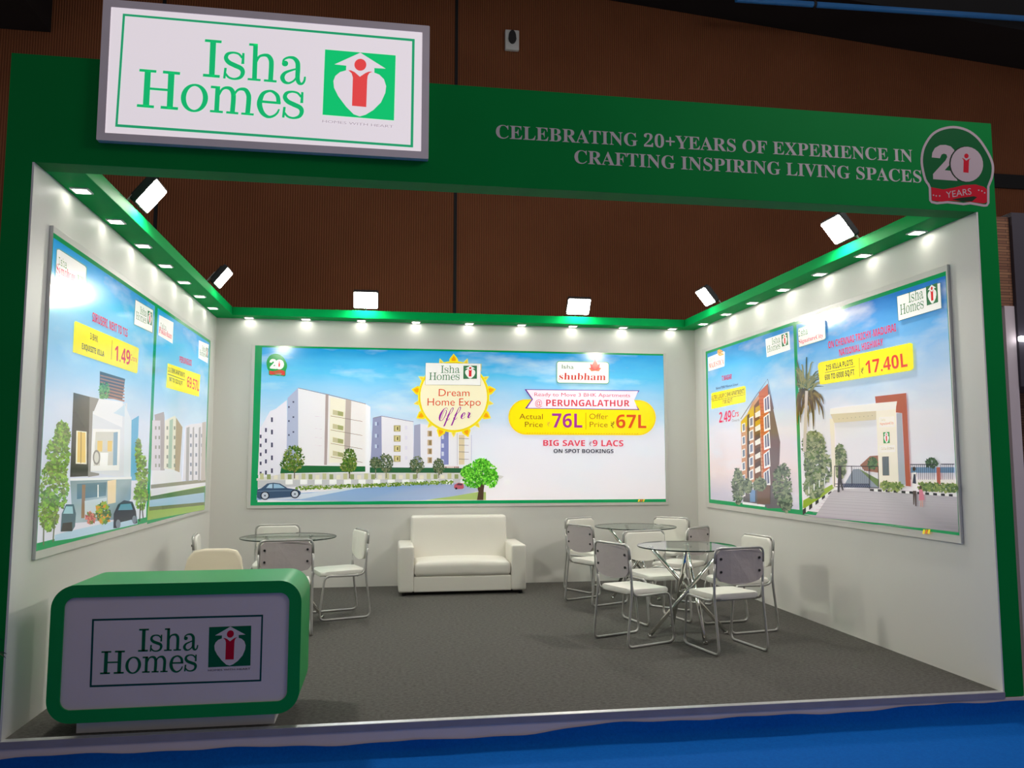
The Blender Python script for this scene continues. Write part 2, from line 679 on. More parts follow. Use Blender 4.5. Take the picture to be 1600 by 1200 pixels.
def carpet_mat(name, c0, c1, scale, stretch=(1, 1, 1), rough=0.95):
    m = bpy.data.materials.new(name)
    m.use_nodes = True
    nt = m.node_tree
    b = nt.nodes['Principled BSDF']
    b.inputs['Roughness'].default_value = rough
    b.inputs['Specular IOR Level'].default_value = 0.15
    tc = nt.nodes.new('ShaderNodeTexCoord')
    mp = nt.nodes.new('ShaderNodeMapping')
    mp.inputs['Scale'].default_value = stretch
    nt.links.new(tc.outputs['Object'], mp.inputs['Vector'])
    n = nt.nodes.new('ShaderNodeTexNoise')
    n.inputs['Scale'].default_value = scale
    n.inputs['Detail'].default_value = 8
    n.inputs['Roughness'].default_value = 0.75
    nt.links.new(mp.outputs[0], n.inputs['Vector'])
    r = nt.nodes.new('ShaderNodeValToRGB')
    r.color_ramp.elements[0].position = 0.33
    r.color_ramp.elements[1].position = 0.68
    r.color_ramp.elements[0].color = c0
    r.color_ramp.elements[1].color = c1
    nt.links.new(n.outputs['Fac'], r.inputs['Fac'])
    nt.links.new(r.outputs[0], b.inputs['Base Color'])
    bp = nt.nodes.new('ShaderNodeBump')
    bp.inputs['Strength'].default_value = 0.5
    bp.inputs['Distance'].default_value = 0.004
    nt.links.new(n.outputs['Fac'], bp.inputs['Height'])
    nt.links.new(bp.outputs[0], b.inputs['Normal'])
    return m


m_carpet = carpet_mat('charcoal_needle_carpet', (0.058, 0.055, 0.050, 1), (0.150, 0.143, 0.132, 1), 34, (1, 1.6, 1))
m_blue = carpet_mat('blue_hall_carpet', (0.0, 0.095, 0.42, 1), (0.0, 0.13, 0.52, 1), 60)


def flute_mat():
    m = bpy.data.materials.new('fluted_brown_panelling')
    m.use_nodes = True
    nt = m.node_tree
    b = nt.nodes['Principled BSDF']
    b.inputs['Roughness'].default_value = 0.6
    b.inputs['Specular IOR Level'].default_value = 0.12
    tc = nt.nodes.new('ShaderNodeTexCoord')
    sp = nt.nodes.new('ShaderNodeSeparateXYZ')
    nt.links.new(tc.outputs['Object'], sp.inputs[0])
    mu = nt.nodes.new('ShaderNodeMath')
    mu.operation = 'MULTIPLY'
    mu.inputs[1].default_value = 2 * PI / 0.034
    nt.links.new(sp.outputs['X'], mu.inputs[0])
    sn = nt.nodes.new('ShaderNodeMath')
    sn.operation = 'SINE'
    nt.links.new(mu.outputs[0], sn.inputs[0])
    mr = nt.nodes.new('ShaderNodeMapRange')
    mr.inputs['From Min'].default_value = -1
    nt.links.new(sn.outputs[0], mr.inputs['Value'])
    n = nt.nodes.new('ShaderNodeTexNoise')
    n.inputs['Scale'].default_value = 1.1
    nt.links.new(tc.outputs['Object'], n.inputs['Vector'])
    r = nt.nodes.new('ShaderNodeValToRGB')
    r.color_ramp.elements[0].color = (0.13, 0.042, 0.016, 1)
    r.color_ramp.elements[1].color = (0.32, 0.115, 0.050, 1)
    ad = nt.nodes.new('ShaderNodeMath')
    ad.operation = 'MULTIPLY_ADD'
    ad.inputs[1].default_value = 0.5
    nt.links.new(n.outputs['Fac'], ad.inputs[0])
    m2 = nt.nodes.new('ShaderNodeMath')
    m2.operation = 'MULTIPLY'
    m2.inputs[1].default_value = 0.55
    nt.links.new(mr.outputs[0], m2.inputs[0])
    nt.links.new(m2.outputs[0], ad.inputs[2])
    nt.links.new(ad.outputs[0], r.inputs['Fac'])
    nt.links.new(r.outputs[0], b.inputs['Base Color'])
    bp = nt.nodes.new('ShaderNodeBump')
    bp.inputs['Strength'].default_value = 0.6
    bp.inputs['Distance'].default_value = 0.012
    nt.links.new(mr.outputs[0], bp.inputs['Height'])
    nt.links.new(bp.outputs[0], b.inputs['Normal'])
    return m


m_flute = flute_mat()


def stone_mat():
    m = bpy.data.materials.new('stacked_stone_cladding')
    m.use_nodes = True
    nt = m.node_tree
    b = nt.nodes['Principled BSDF']
    b.inputs['Roughness'].default_value = 0.8
    tc = nt.nodes.new('ShaderNodeTexCoord')
    mp = nt.nodes.new('ShaderNodeMapping')
    mp.inputs['Rotation'].default_value = (PI / 2, 0, 0)
    nt.links.new(tc.outputs['Object'], mp.inputs['Vector'])
    br = nt.nodes.new('ShaderNodeTexBrick')
    br.inputs['Color1'].default_value = (0.42, 0.20, 0.10, 1)
    br.inputs['Color2'].default_value = (0.24, 0.10, 0.055, 1)
    br.inputs['Mortar'].default_value = (0.06, 0.03, 0.02, 1)
    br.inputs['Scale'].default_value = 1.0
    br.inputs['Brick Width'].default_value = 0.16
    br.inputs['Row Height'].default_value = 0.022
    br.inputs['Mortar Size'].default_value = 0.002
    nt.links.new(mp.outputs[0], br.inputs['Vector'])
    nt.links.new(br.outputs['Color'], b.inputs['Base Color'])
    return m


m_stone = stone_mat()


def sky_mat(name, stops, cloud, scale=2.2):
    m = bpy.data.materials.new(name)
    m.use_nodes = True
    nt = m.node_tree
    b = nt.nodes['Principled BSDF']
    b.inputs['Roughness'].default_value = 0.13
    uv = nt.nodes.new('ShaderNodeUVMap')
    sp = nt.nodes.new('ShaderNodeSeparateXYZ')
    nt.links.new(uv.outputs[0], sp.inputs[0])
    r = nt.nodes.new('ShaderNodeValToRGB')
    els = r.color_ramp.elements
    while len(els) < len(stops):
        els.new(0.5)
    for e, (p, c) in zip(els, stops):
        e.position = p
        e.color = c
    mp = nt.nodes.new('ShaderNodeMapping')
    mp.inputs['Scale'].default_value = (1.0, 3.2, 1)
    nt.links.new(uv.outputs[0], mp.inputs['Vector'])
    n = nt.nodes.new('ShaderNodeTexNoise')
    n.inputs['Scale'].default_value = scale
    n.inputs['Detail'].default_value = 5
    nt.links.new(mp.outputs[0], n.inputs['Vector'])
    wv = nt.nodes.new('ShaderNodeMath')
    wv.operation = 'MULTIPLY_ADD'
    wv.inputs[1].default_value = 0.30
    nt.links.new(n.outputs['Fac'], wv.inputs[0])
    s2 = nt.nodes.new('ShaderNodeMath')
    s2.operation = 'SUBTRACT'
    s2.inputs[1].default_value = 0.168
    nt.links.new(sp.outputs['Y'], s2.inputs[0])
    nt.links.new(s2.outputs[0], wv.inputs[2])
    nt.links.new(wv.outputs[0], r.inputs['Fac'])
    r2 = nt.nodes.new('ShaderNodeValToRGB')
    r2.color_ramp.elements[0].position = 0.52
    r2.color_ramp.elements[1].position = 0.72
    r2.color_ramp.elements[0].color = (0, 0, 0, 1)
    r2.color_ramp.elements[1].color = (0.75, 0.75, 0.75, 1)
    nt.links.new(n.outputs['Fac'], r2.inputs['Fac'])
    mx = nt.nodes.new('ShaderNodeMix')
    mx.data_type = 'RGBA'
    nt.links.new(r2.outputs[0], mx.inputs[0])
    nt.links.new(r.outputs[0], mx.inputs[6])
    mx.inputs[7].default_value = cloud
    nt.links.new(mx.outputs[2], b.inputs['Base Color'])
    nt.links.new(mx.outputs[2], b.inputs['Emission Color'])
    b.inputs['Emission Strength'].default_value = BACKLIT
    return m


# ------------------------------------------------------------------ setting: hall
struct('wall_hall', B(-9, 17, 6.6, 6.75, GZ, 9.4), m_flute)
bm = bmesh.new()
for x0, x1, za, zb in ((-9, -2.6, 7.35, 7.35), (-2.6, 5.2, 8.55, 8.55), (5.2, 16, 8.56, 7.72)):
    prism(bm, [(x0, za), (x1, zb), (x1, 10.0), (x0, 10.0)], V((0, 5.6, 0)), EX, EZ, EY, 0.99)
struct('ceiling', bm, m_black)
struct('trim_1', B(-1.0, 16, 6.56, 6.6, 5.93, 6.16), m_black)
for i, px in enumerate((713, 245)):
    xx = at(px, 130 if px > 500 else 290, 1, 6.59).x
    struct('trim_%d' % (i + 2), B(xx - 0.022, xx + 0.022, 6.588, 6.6, GZ, 8.5), m_black)

# blue carpet of the hall: flat on the hall floor, its edge turned up against the platform in waves
bm = bmesh.new()
rg = random.Random(4)
xs = [-7 + 0.06 * i for i in range(int(21 / 0.06) + 1)]


def wav(x):
    base = -0.088 + 0.010 * math.sin(2.3 * x + 0.4) + 0.006 * math.sin(6.1 * x) + 0.003 * math.sin(17 * x)
    base += 0.030 / (1 + math.exp(-(x - 3.1) * 9)) - 0.014 / (1 + math.exp(-(x - 2.25) * 40)) + 0.016 / (1 + math.exp(-(x - 3.75) * 4))
    return base


rows = []
for x in xs:
    t = wav(x)
    wob = 0.010 * math.sin(3.1 * x + 1.0) + 0.006 * math.sin(9 * x)
    prof = [(-0.024, t), (-0.030 + wob * 0.2, (t + GZ) / 2), (-0.045 + wob, GZ + 0.022), (-0.085 + wob, GZ + 0.010), (-0.16, GZ + 0.006), (-0.5, GZ + 0.004), (-4.0, GZ + 0.004), (-9.0, GZ + 0.004)]
    rows.append([bm.verts.new((x, y, z)) for y, z in prof])
for a, b in zip(rows, rows[1:]):
    for k in range(len(a) - 1):
        f = bm.faces.new((a[k], b[k], b[k + 1], a[k + 1]))
        f.smooth = True
bmesh.ops.recalc_face_normals(bm, faces=bm.faces)
struct('floor_hall', bm, m_blue)

# ------------------------------------------------------------------ setting: stall shell
struct('floor', B(-0.12, W + 0.15, 0.012, D + 0.1, GZ + 0.0, 0.0), m_carpet)
struct('trim_4', B(-0.16, W + 0.9, -0.012, 0.012, GZ, -0.034), m_lav)
bm = bmesh.new()
box(bm, 0.0, W, -0.014, 0.030, -0.001, 0.004)
struct('trim_5', bm, m_alu)
struct('trim_6', B(0.0, W, -0.018, -0.012, -0.034, 0.003), mat('grey_edge_strip', rgb(150, 144, 156), 0.5, noise=(6, 0.08)))
struct('wall_left', B(-0.10, 0, 0.155, D + 0.1, GZ, H + LEDGE), m_wall)
struct('wall_right', B(W, W + 0.10, 0.155, D + 0.1, GZ, H + LEDGE), m_wall)
struct('wall_back', B(0, W, D, D + 0.1, GZ, H + LEDGE), m_wall)

# green portal across the front
arch = thing('header_arch', 'green entrance arch with serif lettering and anniversary badge framing the stall front', 'arch', (W / 2, 0.08, GZ))
link('beam', B(-0.155, W + 0.15, 0.0, 0.155, H, HEAD), m_arch, arch)
link('post', B(-0.155, -0.012, 0.0, 0.155, GZ, H), m_arch, arch)
link('post', B(W + 0.012, W + 0.15, 0.0, 0.155, -0.03, H), m_arch, arch)
link('jamb_facing', B(-0.011, 0, 0.001, 0.155, 0.0, H), m_wall, arch)['label'] = 'white lining board of the left post'
link('jamb_facing', B(W, W + 0.011, 0.001, 0.155, 0.0, H), m_wall, arch)['label'] = 'white lining board of the right post'
sh = Sheet(1, -0.001, -1, 0.0001)
C_LET = rgb(208, 198, 198)
sh.text('CELEBRATING 20+YEARS OF EXPERIENCE IN', (774.8, 215.6), (1426, 253.3), (774.8, 195), C_LET, 'serif')
sh.part('headline_lettering', INK_MATT, arch)['label'] = 'upper line of white serif lettering'
sh.text('CRAFTING INSPIRING LIVING SPACES', (897.5, 255), (1440, 285.6), (897.5, 234.6), C_LET, 'serif')
sh.part('headline_lettering', INK_MATT, arch)['label'] = 'lower line of white serif lettering'
sh.crop(1420, 180, 7.5)
plate = [None]


def bparts(nm):
    o = sh.part(nm, INK_MATT, arch)
    if nm == 'badge_plate':
        plate[0] = o
    else:
        o.parent = plate[0]


badge(sh, sh.pt, rgb(196, 176, 182), rgb(6, 96, 48), rgb(206, 26, 48), rgb(34, 52, 36), bparts)

# green ledges on top of the three walls
def ledge(label, a):
    o = link('light_ledge', B(*a, bev=0.003), m_green)
    return tag(o, label, 'ledge', 'green light ledges over the walls')


ledge('green ledge along the top of the left wall with seven downlights', (0.0, 0.22, 0.155, D, H, H + LEDGE))
ledge('green ledge along the top of the back wall with nine downlights', (0.221, W - 0.221, D - 0.235, D - 0.003, H, H + LEDGE))
ledge('green ledge along the top of the right wall with seven downlights', (W - 0.22, W, 0.155, D, H, H + LEDGE))


def downlight(x, y, label, group):
    t = thing('downlight', label, 'downlight', (x, y, H), 0, group)
    bm = bmesh.new()
    o1, o2 = rrect(-0.056, 0.056, -0.056, 0.056, 0.008, 3), rrect(-0.043, 0.043, -0.043, 0.043, 0.004, 3)
    n = len(o1)
    lv = [[bm.verts.new((p[0], p[1], z)) for p in o] for o, z in ((o1, 0.0), (o1, -0.007), (o2, -0.009), (o2, -0.003))]
    for a, b in zip(lv, lv[1:]):
        for k in range(n):
            bm.faces.new((a[k], a[(k + 1) % n], b[(k + 1) % n], b[k]))
    bmesh.ops.recalc_face_normals(bm, faces=bm.faces)
    link('frame', bm, m_housing, t, world=False)
    bm = bmesh.new()
    prism(bm, o2, V((0, 0, -0.0075)), EX, EY, EZ, 0.005)
    link('lens', bm, m_down, t, world=False)
    return t


ORD = ['first', 'second', 'third', 'fourth', 'fifth', 'sixth', 'seventh', 'eighth', 'ninth']
proto = None
for i in range(7):
    for side in (0, 1):
        y = (0.48 + 0.667 * i) if side == 0 else (0.515 + 0.686 * i)
        x = 0.088 if side == 0 else W - 0.085
        nm = 'left' if side == 0 else 'right'
        lb = '%s square downlight from the front in the %s green ledge' % (ORD[i], nm)
        if proto is None:
            proto = downlight(x, y, lb, 'square recessed downlights')
        else:
            dup(proto, lb, (x, y, H), 0)
for i in range(9):
    dup(proto, '%s square downlight from the left in the back green ledge' % ORD[i], (0.385 + 0.6605 * i, D - 0.075, H), 0)


def floodlight(loc, rz, label, rail, led, wid=0.30, hgt=0.235, tilt=38):
    """faces local +x, tilted down; built on an arm standing on the ledge"""
    t = thing('floodlight', label, 'floodlight', loc, rz, 'arm-mounted floodlights on the ledges')
    a = math.radians(tilt)
    n = V((math.cos(a), 0, -math.sin(a)))
    u = V((math.sin(a), 0, math.cos(a)))
    c = V((0, 0, 0))
    bm = bmesh.new()
    prism(bm, rrect(-wid / 2, wid / 2, -hgt / 2, hgt / 2, 0.02, 4), c - n * 0.05, EY, u, n, 0.05, 0.006, 2)
    for k in range(7):
        yy = -wid * 0.36 + wid * 0.12 * k
        prism(bm, [(yy - 0.004, -hgt * 0.36), (yy + 0.004, -hgt * 0.36), (yy + 0.004, hgt * 0.36), (yy - 0.004, hgt * 0.36)], c - n * 0.075, EY, u, n, 0.028)
    link('housing', bm, m_lamp, t, world=False)
    bm = bmesh.new()
    prism(bm, rrect(-wid / 2 + 0.010, wid / 2 - 0.014, -hgt / 2 + 0.014, hgt / 2 - 0.014, 0.014, 4), c, EY, u, n, 0.003)
    link('lens', bm, m_flood[led], t, world=False)
    bm = bmesh.new()
    e = c - n * 0.075
    foot = V((rail[0], 0, rail[1]))
    tube(bm, fillet([e + V((0.0, 0, 0.0)), e - n * 0.03, foot + V((0, 0, 0.03)), foot], 0.02, 4), 0.009, 8)
    box(bm, rail[0] - 0.04, rail[0] + 0.04, -0.03, 0.03, rail[1] - 0.001, rail[1] + 0.006)
    link('bracket', bm, m_housing, t, world=False)
    return t


FZ = 3.405
for (x, y, z, rz, lb) in ((0.31, 1.19, FZ, 0, 'floodlight over the front part of the left ledge, tilted like a diamond'),
                          (0.31, 3.86, FZ, 0, 'smaller-looking floodlight over the far end of the left ledge'),
                          (1.76, D - 0.31, FZ, -PI / 2, 'left one of two floodlights over the back ledge'),
                          (4.37, D - 0.31, FZ, -PI / 2, 'right one of two floodlights over the back ledge'),
                          (W - 0.31, 4.0, FZ, PI, 'floodlight over the far end of the right ledge'),
                          (W - 0.31, 1.20, FZ, PI, 'floodlight over the front part of the right ledge, near the badge')):
    floodlight((x, y, z), rz, lb, (-0.20, H + LEDGE - z), 0 if y < 2 else 2 if y > 4.5 else 1)

# ------------------------------------------------------------------ hanging lightbox sign
sg = thing('lightbox_sign', 'backlit white lightbox sign with green wordmark and red figure, on the arch top left', 'sign', (1.30, SIGN_Y, 3.29))
p = [at(*q, 1, SIGN_Y) for q in ((162, -1), (149.5, 216.5), (671.5, 39.5), (669.5, 250))]
sx0, sx1 = (p[0].x + p[1].x) / 2, (p[2].x + p[3].x) / 2
sz0, sz1 = (p[1].z + p[3].z) / 2, (p[0].z + p[2].z) / 2
bm = bmesh.new()
o1, o2 = rrect(sx0, sx1, sz0, sz1, 0.006, 2), rrect(sx0 + 0.045, sx1 - 0.045, sz0 + 0.045, sz1 - 0.045, 0.003, 2)
n = len(o1)
lv = [[bm.verts.new((q[0], y, q[1])) for q in o] for o, y in ((o1, -0.001), (o1, SIGN_Y), (o2, SIGN_Y), (o2, SIGN_Y + 0.02))]
for a, b in zip(lv, lv[1:]):
    for k in range(n):
        bm.faces.new((a[k], a[(k + 1) % n], b[(k + 1) % n], b[k]))
bm.faces.new(lv[0])
bmesh.ops.recalc_face_normals(bm, faces=bm.faces)
link('frame', bm, m_signframe, sg)
m_face = mat('backlit_white_acrylic', rgb(230, 225, 228), 0.4, emit=rgb(232, 222, 228), strength=0.72, noise=(2, 0.02))
link('face_panel', B(sx0 + 0.04, sx1 - 0.04, SIGN_Y + 0.004, SIGN_Y + 0.03, sz0 + 0.04, sz1 - 0.04), m_face, sg)
sh = Sheet(1, SIGN_Y + 0.003, -1, 0.0001)
SG, SW, SR = rgb(10, 188, 112), rgb(232, 222, 228), rgb(232, 72, 72)
sh.crop(140, 0, 1043 / 200)
ou = [(267, 108), (1043 + 205, 108 + 102)]
b0, b1, b2, b3 = (192, 21.2), (648, 61), (645.5, 230.5), (180, 198)
sh.conv = lambda x, y: (x, y)
i0, i1, i2, i3 = (195.5, 25), (644, 64.5), (641.5, 226.5), (184, 194)
for q in ([b0, b1, i1, i0], [b1, b2, i2, i1], [b2, b3, i3, i2], [b3, b0, i0, i3]):
    sh.poly(q, rgb(30, 160, 108))
sh.part('border_line', INK_LIT, sg)
sh.crop(200, 50, 1600 / 290)
for q_ in WORDS:
    sh.multi(q_, SG)
sh.part('wordmark', INK_LIT, sg)
sh.crop(490, 60, 7.5)
sh.poly(EMB_SQ, rgb(0, 200, 112))
sh.poly(EMB_W, SW)
sh.multi([EMB_HEAD, EMB_BODY], SR)
sh.part('emblem', INK_LIT, sg)
sh.text('HOMES WITH HEART', (103, 985), (935, 1050), (105, 955), rgb(168, 158, 166))
sh.part('tagline_lettering', INK_LIT, sg)

# ------------------------------------------------------------------ poster boards
m_board = mat('white_board_edge', rgb(222, 220, 214), 0.35, noise=(4, 0.03))


def board(label, ax, lo, hi, z0, z1, at_wall, out):
    """a framed print board hung on a wall (ax 0: side walls, 1: back wall)"""
    mid = (lo + hi) / 2
    loc = (at_wall, mid, z0) if ax == 0 else (mid, at_wall, z0)
    t = thing('poster_board', label, 'poster', loc)
    a, b = sorted((at_wall, at_wall + out * 0.022))
    bm = bmesh.new()
    if ax == 0:
        box(bm, a, b, lo, hi, z0, z1, bev=0.004)
    else:
        box(bm, lo, hi, a, b, z0, z1, bev=0.004)
    link('backing_board', bm, m_board, t)
    return t


def sky(sh, name, corners, mt, parent, green, bars):
    """a print: thin green edge bars round a sky field; corners = tl, tr, br, bl in pixels; bars = widths left, right, top, bottom in m"""
    P = [sh.pt(*c) for c in corners]
    ua = 1 - sh.ax
    u0, u1 = (P[0][ua] + P[3][ua]) / 2, (P[1][ua] + P[2][ua]) / 2
    z0, z1 = (P[2].z + P[3].z) / 2, (P[0].z + P[1].z) / 2
    sgn = 1 if u1 > u0 else -1

    def q(u, z):
        r = V((0, 0, z))
        r[ua] = u
        r[sh.ax] = sh.val
        return r
    sh.poly([q(u0, z0), q(u1, z0), q(u1, z1), q(u0, z1)], green, lambda *v: V(v))
    g = sh.part('green_border', INK_GLOSS, parent)
    off = sh.lift()
    l, r, t_, b_ = bars
    a0, a1, c0, c1 = u0 + sgn * l, u1 - sgn * r, z0 + b_, z1 - t_
    bm = bmesh.new()
    uvl = bm.loops.layers.uv.new('UVMap')
    vs = []
    for u, z in ((a0, c0), (a1, c0), (a1, c1), (a0, c1)):
        v = q(u, z)
        v[sh.ax] += off
        vs.append(bm.verts.new(v))
    f = bm.faces.new(vs)
    asp = abs(a1 - a0) / abs(c1 - c0)
    for lp, uv in zip(f.loops, ((0, 0), (asp, 0), (asp, 1), (0, 1))):
        lp[uvl].uv = uv
    return link(name, bm, mt, parent)


G = 1.15                                     # print ink of the backlit boards under the stall's light


def k(r, g, b):
    return tuple(min(1, G * lin(c) ** 1.14) for c in (r, g, b)) + (1.0,)     # ink is a little deeper than its printed look


GREEN = k(8, 150, 92)
YEL = k(246, 226, 10)
RED = k(214, 58, 60)
PINK = k(214, 40, 92)
CARD = k(238, 236, 232)
INKD = k(60, 56, 40)
LG = k(70, 125, 90)

# ---- back wall
pb = board('wide back-wall poster with apartment blocks, a sun-shaped offer seal and a yellow price banner', 1, 0.415, 5.60, 0.935, 2.885, D, -1)
sh = Sheet(1, D - 0.0225, -1)
sky_b = sky_mat('printed_sky_blue_to_white', [(0.0, k(236, 230, 234)), (0.38, k(226, 226, 236)), (0.60, k(176, 208, 234)), (0.82, k(100, 192, 232)), (1.0, k(16, 152, 216))], k(222, 232, 240), 1.6)
sky(sh, 'sky_print', [(398.5, 540), (1036.5, 552.8), (1040.5, 783.5), (391.5, 791)], sky_b, pb, GREEN, (0.080, 0.002, 0.022, 0.040))
# road and lawn
sh.crop(560, 630, 6.6667)
sh.poly([(-1060, 1010), (-1060, 960), (-300, 915), (0, 885), (500, 850), (1000, 815), (1240, 800), (1310, 900), (1000, 985), (700, 1010), (0, 1025)],
        [k(150, 175, 205), k(168, 190, 214), k(150, 178, 212), k(135, 165, 205), k(140, 168, 208), k(150, 172, 205), k(170, 178, 205), k(195, 195, 212), k(170, 182, 210), k(150, 172, 205), k(150, 176, 206)])
sh.poly([(700, 1008), (980, 970), (1240, 925), (1330, 925), (1330, 1008)], k(170, 190, 120))
sh.poly([(-1000, 1016), (-600, 1000), (0, 885), (-40, 876), (-500, 935), (-1060, 960)], k(205, 214, 226))
sh.part('road_picture', INK_GLOSS, pb)
# big block
sh.crop(380, 590, 5.7125)
sh.poly([(130, 870), (150, 460), (240, 300), (290, 280), (390, 200), (395, 870)], [k(216, 214, 224), k(222, 218, 228), k(226, 222, 232), k(228, 224, 232), k(226, 222, 232), k(222, 220, 228)])
for cx, ys, h_ in ((155, (510, 590, 670, 750, 840), 30), (202, (450, 545, 640, 730, 830), 36), (256, (355, 465, 580, 695, 810), 42)):
    for y in ys:
        sh.rect(cx - 8, y, cx + 9, y + h_, k(84, 84, 104))
sh.poly([(385, 800), (396, 182), (490, 92), (492, 800)], k(178, 184, 206))
for cx, ys in ((408, (255, 380, 505)), (448, (210, 345, 478))):
    for y in ys:
        sh.rect(cx - 7, y, cx + 7, y + 15, k(88, 92, 120))
sh.poly([(490, 95), (1095, 238), (1090, 800), (492, 800)], [k(226, 224, 230), k(232, 226, 224), k(232, 228, 226), k(228, 224, 228)])
sh.poly([(1095, 238), (1135, 262), (1128, 795), (1090, 795)], k(236, 236, 240))
sh.line([(490, 93), (760, 152), (1095, 236)], 6, k(150, 140, 138))
sh.poly([(735, 147), (762, 152), (748, 780), (722, 780)], k(176, 162, 160))
sh.poly([(915, 193), (965, 205), (955, 640), (900, 640)], k(188, 176, 170))
sh.poly([(775, 172), (912, 200), (900, 760), (765, 760)], k(232, 226, 208))
for y in (300, 425, 545, 665):
    sh.poly([(800, y - 14), (895, y + 8), (893, y + 48), (798, y + 30)], k(196, 190, 158))
    sh.poly([(845, y - 2), (893, y + 8), (892, y + 44), (845, y + 36)], k(166, 168, 120))
    sh.line([(780, y + 42), (1065, y + 92)], 5, k(150, 138, 130))
    sh.line([(1000, y + 20), (1065, y + 34)], 3, k(205, 200, 200))
for y in (350, 460, 540, 610):
    sh.line([(495, y), (725, y + 12)], 2, k(212, 208, 214))
    sh.line([(640, y - 6), (705, y)], 3, k(190, 182, 186))
sh.part('apartment_picture', INK_GLOSS, pb)['label'] = 'picture of the tallest white apartment block'
# second and third blocks
sh.crop(560, 630, 6.6667)
sh.poly([(125, 640), (150, 160), (240, 135), (245, 650)], k(152, 156, 186))
for y in (195, 320, 430):
    sh.rect(172, y, 192, y + 38, k(196, 206, 226))
    sh.rect(198, y + 4, 208, y + 36, k(120, 124, 160))
sh.poly([(240, 135), (572, 195), (566, 670), (245, 670)], k(226, 223, 230))
sh.line([(150, 156), (240, 134), (575, 194)], 6, k(140, 132, 130))
for y in (230, 335, 440, 545):
    sh.rect(368, y, 440, y + 66, k(176, 166, 120))
    sh.rect(385, y + 8, 420, y + 60, k(214, 204, 150))
    sh.rect(400, y + 16, 414, y + 50, k(110, 100, 74))
    sh.rect(482, y + 4, 512, y + 46, k(212, 210, 220))
    sh.line([(330, y), (350, y + 60)], 3, k(200, 196, 206))
sh.part('apartment_picture', INK_GLOSS, pb)['label'] = 'picture of the middle apartment block'
sh.poly([(572, 660), (580, 230), (645, 215), (650, 660)], k(166, 168, 190))
sh.poly([(645, 215), (860, 260), (855, 660), (650, 660)], k(228, 225, 232))
for y in (285, 380, 470, 562):
    sh.rect(718, y, 768, y + 62, k(198, 178, 150))
    sh.rect(735, y + 8, 760, y + 56, k(150, 130, 96))
sh.poly([(855, 640), (860, 260), (945, 290), (940, 640)], k(138, 144, 190))
for y in (330, 420, 505, 585):
    sh.rect(866, y, 890, y + 44, k(206, 210, 232))
sh.poly([(940, 290), (1178, 320), (1178, 650), (940, 650)], k(228, 226, 232))
sh.rect(1045, 330, 1105, 640, k(214, 200, 170))
for y in (360, 430, 500, 575):
    sh.line([(1045, y + 6), (1150, y + 10)], 5, k(140, 126, 120))
sh.line([(1030, 310), (1030, 650)], 4, k(170, 160, 166))
sh.line([(1178, 330), (1178, 600)], 4, k(150, 150, 176))
sh.rect(855, 655, 1050, 790, k(214, 196, 192))
for x in (870, 890, 912, 1005, 1025, 1040):
    sh.line([(x, 660), (x - 4, 795)], 9, k(128, 92, 84))
sh.rect(955, 700, 1000, 790, k(92, 92, 100))
sh.part('apartment_picture', INK_GLOSS, pb)['label'] = 'picture of the two farthest apartment blocks'
# hedges and wall
sh.crop(380, 590, 5.7125)
sh.poly([(330, 855), (340, 800), (560, 785), (1090, 792), (1090, 840), (560, 850)], k(44, 110, 66))
sh.poly([(1130, 800), (1700, 805), (2250, 812), (2250, 850), (1130, 850)], k(52, 104, 70))
sh.poly([(120, 900), (330, 862), (700, 852), (2200, 850), (2330, 880), (2300, 905), (120, 920)], k(206, 204, 200))
for i in range(34):
    x = 150 + i * 62
    sh.rect(x, 855 + (i % 3) * 8, x + 34, 908, [k(190, 190, 150), k(150, 160, 110), k(220, 214, 196)][i % 3])
sh.poly([(130, 918), (2250, 900), (2250, 940), (1500, 945), (130, 985)], k(192, 192, 194))
for i in range(16):
    x = 380 + i * 130
    sh.poly([(x, 912), (x + 62, 911), (x + 62, 950), (x, 953)], k(238, 238, 236))
sh.part('boundary_wall_picture', INK_GLOSS, pb)
GL = [k(80, 120, 40), k(110, 140, 60), k(60, 96, 40), k(140, 150, 80), k(90, 110, 60)]
for i in range(16):
    sh.leaves(530 + i * 86, 985 - i * 3.4, 60, 16, 40, 11, [k(120, 150, 60), k(150, 170, 90), k(90, 124, 50)], 30 + i)
sh.part('hedge_picture', INK_GLOSS, pb)
for j, (cx, cy, rx, ry, tx) in enumerate(((450, 720, 95, 115, 458), (950, 740, 62, 105, 950))):
    sh.poly([(tx - 5, 900), (tx + 5, 900), (tx + 4, 780), (tx - 4, 780)], k(120, 110, 90))
    sh.leaves(cx, cy, rx, ry, 240, 13, GL, 60 + j)
    sh.leaves(cx - 12, cy + 45, rx * 1.1, ry * 0.6, 160, 13, GL, 70 + j)
    sh.part('tree_picture', INK_GLOSS, pb)
sh.crop(560, 630, 6.6667)
DGL = [k(84, 104, 74), k(108, 124, 92), k(66, 84, 62), k(126, 132, 100)]
for j, (cx, cy, rx, ry) in enumerate(((290, 620, 70, 100), (180, 620, 60, 55), (610, 640, 75, 85), (835, 660, 55, 85))):
    sh.leaves(cx, cy, rx, ry, 220, 13, DGL, 80 + j)
    sh.poly([(cx - 5, 780), (cx + 5, 780), (cx + 4, 690), (cx - 4, 690)], k(140, 136, 120))
    sh.part('tree_picture', INK_GLOSS, pb)
